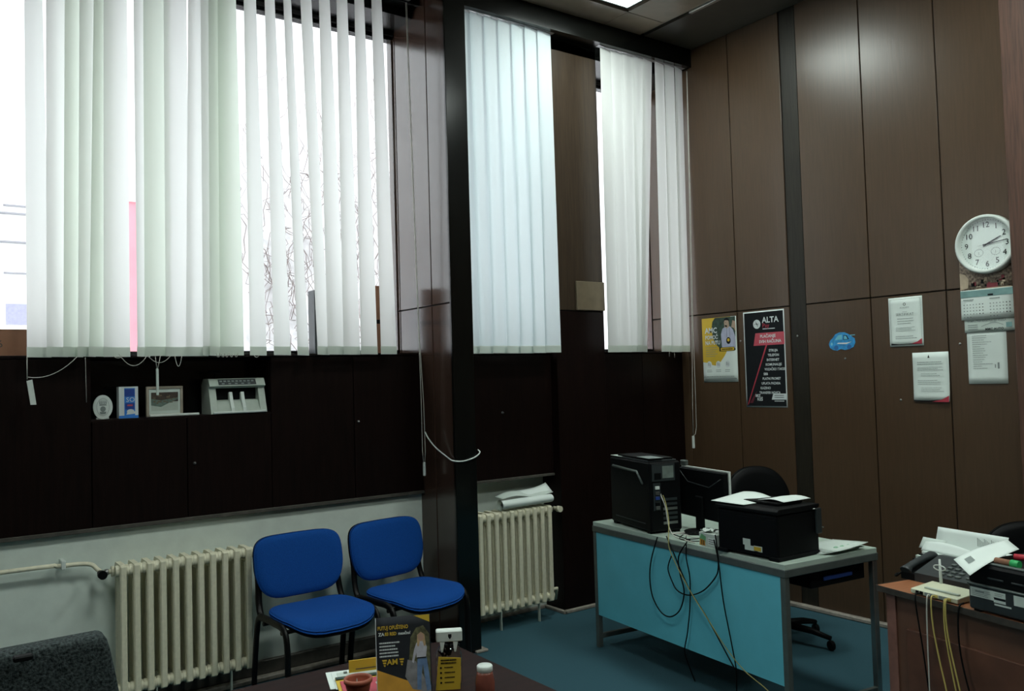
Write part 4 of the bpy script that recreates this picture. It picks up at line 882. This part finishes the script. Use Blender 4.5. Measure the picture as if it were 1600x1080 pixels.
t,f=wallthing('letter_sheet','white letter with a black emblem and red corner, lower of the two sheets','paper',2.812,1.423,.222,.296,M_paper,curl=.012)
pm=MB(); f.poly(pm,[(.005,.008),(.005,.0),(.215,.0),(.215,.012),(.10,.006)],.016,1); f.poly(pm,[(.12,-.002),(.220,-.003),(.222,.035),(.18,.012)],.0165,0)
f.poly(pm,[(.095,.262),(.108,.262),(.1015,.282)],.003,1); lines(f,pm,.03,.235,.16,2,.012,.0035,.003,2,3); lines(f,pm,.03,.205,.165,3,.009,.0025,.004,2,4); lines(f,pm,.05,.165,.12,2,.012,.003,.004,2,5); lines(f,pm,.03,.125,.16,3,.011,.0025,.006,2,6); lines(f,pm,.05,.08,.14,3,.011,.0025,.008,2,7)
pm.obj('print',[M_red,M_inkd,M_ink],t,world=True)
t,f=wallthing('list_sheet','plain typed white list hanging below the calendar','paper',2.478,1.525,.218,.315,M_paper,curl=.004)
pm=MB(); lines(f,pm,.03,.275,.11,16,.0125,.003,.0035,0,9,.6); f.rect(pm,.165,.085,.175,.12,.0035,0); f.rect(pm,.15,.09,.155,.11,.0035,0); pm.obj('print',[M_ink],t,world=True)
# calendar
t=thing('wall_calendar','three-part white wall calendar with a street photo, hanging under the clock','calendar',(XR-.004,2.35,1.83))
f=Flat((XR-.003,2.500,1.83),(0,-1,0),(0,0,1),(-1,0,0))
MPt=mat('street_photo_brown',(.17,.10,.08),.5,noise=.7,nscale=70,sub2=(.42,.33,.25)); MTg=mat('calendar_teal',(.18,.32,.31),.6,noise=.15)
mb=MB(); f2=Flat(f.P(0,.225,.001),f.r,f.u,f.n); mb.grid(lambda a,b:f2.P(a*.285,b*.33,.0),4,4,0,.0015,f.n); mb.obj('photo_sheet',MPt,t,world=True)
pm=MB(); rc=random.Random(4)
for k in range(22): 
    x=rc.uniform(.06,.25); z=rc.uniform(.245,.285); f.rect(pm,x,z,x+rc.uniform(.006,.02),z+rc.uniform(.005,.025),.003,k%3)
f.rect(pm,.15,.243,.21,.268,.0035,1); f.poly(pm,[(0,.24),(.045,.25),(.05,.30),(.03,.33),(0,.34)],.0028,0); f.rect(pm,.09,.238,.28,.243,.0036,0)
pm.obj('photo_print',[mat('pale_photo_tone',(.45,.36,.26),.6,noise=.2),mat('red_photo_tone',(.20,.03,.04),.6,noise=.2),M_inkd],t,world=True)
mb=MB(); f3=Flat(f.P(.002,.065,.006),f.r,f.u,f.n); mb.grid(lambda a,b:f3.P(a*.290,b*.172,.0+.004*(1-b)),4,4,0,.004,f.n); mb.obj('month_block',M_paper,t,world=True)
pm=MB(); f.rect(pm,.002,.195,.292,.234,.0085,0); f.rect(pm,.155,.198,.185,.207,.010,1)
for sx in (.018,.165):
    lines(f,pm,sx,.178,.06,1,.01,.006,.0115,2,int(sx*100),.2)
    for i in range(5):
        for j in range(7):
            if i==4 and j>2: continue
            f.rect(pm,sx+.0175*j,.150-.018*i,sx+.0175*j+.006,.155-.018*i,.0115,2 if j<5 else 1)
pm.obj('dates',[MTg,M_inkd,M_ink],t,world=True)
mb=MB(); f4=Flat(f.P(.015,-.008,.004),f.r,f.u,f.n); mb.grid(lambda a,b:f4.P(a*.275,b*.078,.0),4,4,0,.003,f.n); mb.obj('lower_board',M_paper2,t,world=True)
f4.text('KOMPLETNA REGISTRACIJA VOZILA',.018,.058,.0165,M_ink,t,l=.002,name='lettering',sx=.80,bold=.0003); f4.text('MMC AUTO',.115,.008,.019,M_inkd,t,l=.002,bold=.0005)
pm=MB(); cp=[(.095,.030),(.11,.036),(.13,.042),(.15,.050),(.175,.050),(.20,.040),(.215,.034)]
for a,b in zip(cp[:-1],cp[1:]): f4.poly(pm,[a,b,(b[0],b[1]+.003),(a[0],a[1]+.003)],.002,0)
f4.rect(pm,.23,.02,.262,.048,.002,1); lines(f4,pm,.02,.04,.06,3,.012,.004,.002,0,6,.1); pm.obj('print',[M_ink,MTg],t,world=True)
# clock
t=thing('wall_clock','round white wall clock with black numerals, cut by the brown pilaster','clock',(XR,2.335,2.32))
mb=MB().lathe([(.0,-.012),(.142,-.012),(.146,-.040),(.158,-.048),(.168,-.040),(.170,-.002),(0,0)],(0,0,0),48,'x'); mb.obj('rim',M_plw,t)
MB().lathe([(0,-.016),(.1455,-.016)],(0,0,0),48,'x',cap=False).obj('dial',M_paper,t)
f=Flat((XR-.016,2.335,2.32),(0,-1,0),(0,0,1),(-1,0,0))
for k in range(1,13):
    a=PI/2-2*PI*k/12; f.text(str(k),.112*math.cos(a),.112*math.sin(a)-.015,.045,M_inkd,t,l=.002,align='CENTER',name='numeral')
pm=MB()
for k in range(60):
    a=2*PI*k/60; c,s=math.cos(a),math.sin(a); r0_,r1_=(.137,.143); hw=.0012 if k%5 else .0022
    f.poly(pm,[(r0_*c-hw*s,r0_*s+hw*c),(r0_*c+hw*s,r0_*s-hw*c),(r1_*c+hw*s,r1_*s-hw*c),(r1_*c-hw*s,r1_*s+hw*c)],.0015,0)
for cx_ in (-.045,.048):
    for a in range(16):
        a0=2*PI*a/16;a1=a0+.25; f.poly(pm,[(cx_+.026*math.cos(a0),-.045+.022*math.sin(a0)),(cx_+.026*math.cos(a1),-.045+.022*math.sin(a1)),(cx_+.023*math.cos(a1),-.045+.019*math.sin(a1)),(cx_+.023*math.cos(a0),-.045+.019*math.sin(a0))],.0015,1)
    f.rect(pm,cx_-.001,-.055,cx_+.001,-.04,.0016,1)
pm.obj('dial_marks',[M_ink,M_ink],t,world=True)
def hand(ang,l,w_,lift,nm):
    c,s=math.cos(ang),math.sin(ang); m=MB(); f.poly(m,[(-.02*c-w_*s,-.02*s+w_*c),(-.02*c+w_*s,-.02*s-w_*c),(l*c+w_*.5*s,l*s-w_*.5*c),(l*c-w_*.5*s,l*s+w_*.5*c)],lift); m.obj(nm,M_inkd,t,world=True)
hand(math.radians(25),.088,.0048,.004,'hour_hand'); hand(math.radians(7),.112,.0034,.005,'minute_hand'); hand(math.radians(187),.05,.0008,.006,'second_hand')
# glass pane of the clock left open-fronted: pane in front of hands
MB().lathe([(0,-.036),(.147,-.036)],(0,0,0),48,'x',cap=False).obj('glass_cover',GLASS,t)

# ================================================================ FOREGROUND
tb=thing('dark_table','dark brown veneered table in the foreground, mostly below the frame','table',(1.045,1.6,0))
B((-.465,-1.0,.715),(.465,.94,.75),.003).obj('top',M_table,tb)
for x in(-.42,.37):
    for y in(-.95,.85): B((x,y,0),(x+.05,y+.05,.715),.003).obj('leg',M_table,tb)
# grey upholstered chair at lower left
gc=thing('grey_armchair','charcoal melange fabric chair back at the lower left corner','chair',(.125,2.86,0),math.radians(-1))
mb=MB(); mb.grid(lambda a,b:(-.62+1.005*a+.085*(1-b)**.8*a**4,.0+.055*(1-b)-.015*math.sin(PI*a),.42+.455*b+.018*math.sin(a*PI*.5)*b),16,10,0,.10,(0,-1,0)); bo=mb.obj('backrest',M_greyf,gc); bevmod(bo,.02,3)
B((-.60,-.60,.30),(.40,-.08,.44),.03).obj('seat',M_greyf,gc)
for x in(-.55,.33):
    for y in(-.55,-.05): B((x,y,0),(x+.04,y+.04,.31),.003).obj('leg',M_blkm,gc)
B((.135,-.07,.878),(.185,-.04,.893),.004).obj('black_tab',M_blk,gc)
# leaflet standing (dark, woman in jeans)
def stand_flat(c,yaw,tilt): # lower-left, facing camera
    r=Vector((math.cos(yaw),math.sin(yaw),0)); n=Vector((math.sin(yaw),-math.cos(yaw),0)); u=(Vector((0,0,1))*math.cos(tilt)-n*math.sin(tilt)).normalized(); n2=r.cross(u)*1.0
    return Flat(c,r,u,n2)
yaw=math.radians(-24); 
t=thing('advert_leaflet','black and yellow standing leaflet with a woman in jeans and yellow headline','leaflet',(1.155,2.16,.75),0)
f=stand_flat((1.085,2.20,.752),yaw,math.radians(8)); w_,h_=.155,.215
f.sheet(w_,h_,.0008).obj('card',mat('dark_slate_print',(.020,.023,.028),.7,noise=.1,spec=.2),t,world=True)
pm=MB(); MOr=mat('orange_yellow_print',(.70,.36,.05),.55,noise=.15); MGr=mat('foliage_photo',(.10,.10,.05),.6,noise=.6,nscale=80); MRo=mat('road_photo_grey',(.23,.23,.24),.6,noise=.3,nscale=40)
MJe=mat('jeans_print',(.13,.22,.38),.6,noise=.2,nscale=60); MSh=mat('white_shirt_print',(.50,.50,.56),.6,noise=.15,nscale=60); MHa=mat('blonde_hair_print',(.48,.33,.18),.6,noise=.2,nscale=60)
f.poly(pm,[(0,0),(w_,0),(w_*.72,.028),(.0,.075)],.0012,0); f.poly(pm,[(w_*.70,h_-.001),(w_-.001,h_-.001),(w_-.001,h_-.022)],.0012,1)
f.poly(pm,[(.098,.155),(.115,.180),(.135,.185),(w_-.003,.160),(w_-.003,.02),(.10,.02),(.088,.07),(.094,.11)],.0014,2)
f.poly(pm,[(.088,.095),(.112,.088),(.135,.04),(w_-.003,.02),(w_-.003,.0),(.10,.015),(.080,.05)],.0016,3)
f.poly(pm,[(.116,.10),(.142,.098),(.148,.05),(.152,.01),(.140,.006),(.134,.05),(.131,.08),(.126,.05),(.124,.012),(.113,.014),(.114,.06)],.0020,4)
f.poly(pm,[(.114,.098),(.140,.096),(.144,.125),(.138,.140),(.126,.144),(.114,.138),(.107,.12),(.100,.088),(.105,.084),(.113,.112)],.0022,5)
f.disc(pm,.127,.154,.0085,.011,.0026,6); f.poly(pm,[(.117,.160),(.116,.130),(.121,.128),(.124,.142),(.132,.142),(.136,.128),(.141,.130),(.138,.160),(.128,.168)],.0024,7); f.rect(pm,.115,.096,.141,.099,.0026,8)
f.rect(pm,.0,.0,.002,h_,.0013,9)
lines(f,pm,.010,.143,.062,5,.009,.004,.0014,9,4,.35)
pm.obj('print',[MOr,M_yel,MGr,MRo,MJe,MSh,mat('face_print',(.48,.30,.22),.6,noise=.1),MHa,M_inkd,M_lite],t,world=True)
f.text('PUTUJ OPUŠTENO',.006,.181,.0145,M_yel,t,l=.003,bold=.0004,sx=.72); f.text('ZA',.008,.165,.0125,M_lite,t,l=.003,bold=.0004); f.text('83 RSD',.026,.165,.0125,M_yel,t,l=.003,bold=.0005,sx=.85); f.text('mesečno!',.064,.165,.0115,M_lite,t,l=.003,bold=.0004,sx=.75)
f.text('AM',.030,.086,.021,M_yel,t,l=.003,bold=.0005); 
pm=MB()
for sx in(.016,.064):
    for k in range(3): f.poly(pm,[(sx+.002*k,.100-.007*k),(sx+.014-.002*k,.100-.007*k),(sx+.0135-.002*k,.0955-.007*k),(sx+.0025+.002*k,.0955-.007*k)],.0016,0)
pm.obj('emblem',[M_yel],t,world=True)
bkp=MB(); bkp.add([f.P(.03,.0,-.002),f.P(.12,.0,-.002),f.P(.075,.15,-.002),f.P(.075,.0,-.002)-Vector((math.sin(yaw),-math.cos(yaw),0))*.07+Vector((0,0,-.0))],[(0,1,2),(3,2,0),(3,1,2)]); bkp.obj('easel_strut',M_card,t,world=True)
# leaflets lying
t=thing('brochure_pile','fan of white and yellow brochures lying behind the clay pot','brochures',(1.115,2.33,.75),math.radians(-18))
for k,(dx,dy,m_) in enumerate([(-.02,.06,M_paper),(-.005,.045,M_paper),(.01,.03,M_paper2),(.0,-.02,M_yel),(.01,-.06,M_pink)]):
    z=.001+.0022*k; B((-.085+dx,-.075+dy,z),(.10+dx,.075+dy,z+.0018)).obj('brochure',m_,t)
B((-.085,.03,.0125),(.09,.05,.0131)).obj('printed_band',MG,t); B((-.055,.088,.0085),(-.045,.096,.0125)).obj('emblem',M_ink,t)
t=thing('yellow_note','small yellow card propped among the brochures','card',(1.145,2.395,.764),math.radians(-18))
B((-.05,-.002,0),(.05,.002,.036)).obj('card',M_yel,t); B((-.03,-.003,.008),(.03,-.002,.011)).obj('print_line',M_tan,t)
t=thing('white_tag','small folded white paper on the brochures next to the leaflet','paper',(1.150,2.27,.7645),math.radians(-15))
MB().prism([(-.03,0),(.032,0),(.03,.016),(.012,.02),(-.012,.026),(-.016,.01)],'y',-.008,.008).obj('folded_paper',M_paper,t)
# clay pot
t=thing('clay_pot','small terracotta pot at the bottom edge of the picture','pot',(1.040,2.225,.75))
MB().lathe([(.0,0),(.026,0),(.035,.045),(.037,.050),(.0395,.051),(.0395,.062),(.034,.063),(.0335,.055),(.030,.02),(.0,.012)],(0,0,0),28).obj('pot',M_clay,t)
MB().prism([(-.004,.02),(.006,.02),(.001,.058)],'y',.008,.011).obj('paper_tip',M_paper2,t)
# sanitizer-like bottle hanger: clear holder with yellow card and white clip
t=thing('clear_holder','clear display holder with a yellow printed card and white clip top with a shield mark','holder',(1.300,2.165,.75),math.radians(-30))
MCl=glass('clear_plastic',(.86,.88,.86),.08)
MB().lathe([(.0,.001),(.034,.001),(.038,.01),(.038,.085),(.032,.105),(.016,.120)],(0,0,0),24,cap=False).obj('clear_body',MCl,t)
MB().lathe([(0,.003),(.033,.003),(.035,.01),(.035,.050),(0,.052)],(0,0,0),20).obj('amber_content',mat('amber_fill',(.42,.24,.10),.4,noise=.2),t)
MB().prism([(-.040,.0),(.030,-.002),(.034,.088),(-.030,.094)],'y',-.043,-.0415).obj('yellow_card',M_yel,t)
f=Flat((0,0,0),(1,0,0),(0,0,1),(0,-1,0)); f.o=Vector((-.036,-.0435,0)); pm=MB(); lines(f,pm,.012,.082,.045,2,.008,.004,.0008,0,1,.1); lines(f,pm,.022,.062,.035,4,.014,.003,.0008,0,2,.3)
for k in range(4): f.disc(pm,.012,.063-.014*k,.003,.003,.0009,0)
pm.obj('card_print',[M_inkd],t)
B((-.036,-.022,.128),(.040,.010,.160),.003).obj('white_clip',M_plw,t)
for x in(-.018,.020): MB().prism([(x-.007,.128),(x+.007,.128),(x+.001,.100),(x-.004,.100)],'y',-.022,-.017).obj('clip_tooth',M_plw,t)
sh=Flat((0,0,0),(1,0,0),(0,0,1),(0,-1,0)); sh.o=Vector((.004,-.0225,.138)); pm=MB(); sh.poly(pm,[(-.005,.013),(.005,.013),(.005,.005),(0,-.002),(-.005,.005)],.0008,0); pm.obj('shield_mark',[M_inkd],t)
lf=MB(); rc=random.Random(8)
for k in range(16):
    a=rc.uniform(0,2*PI); r_=rc.uniform(.0,.022); z=rc.uniform(.085,.125); lf.tube([(r_*math.cos(a),r_*math.sin(a),z-.012),(r_*math.cos(a)+rc.uniform(-.01,.01),r_*math.sin(a),z),(r_*math.cos(a)+rc.uniform(-.016,.016),r_*math.sin(a)+.004,z+.006)],[.004,.007,.003],6)
lf.obj('black_ribbon',M_blk,t)
# glass with white foam-like lid
t=thing('small_bottle','small reddish-brown bottle with a white round cap at the bottom edge','bottle',(1.345,2.045,.75))
MB().lathe([(0,0),(.026,0),(.028,.006),(.028,.030),(.024,.052),(.0215,.06)],(0,0,0),24).obj('body',mat('red_brown_glass',(.22,.07,.05),.15,noise=.3,nscale=15),t)
MB().lathe([(.0215,.060),(.0225,.061),(.0225,.074),(.020,.077),(0,.077)],(0,0,0),24).obj('cap',M_plw,t)
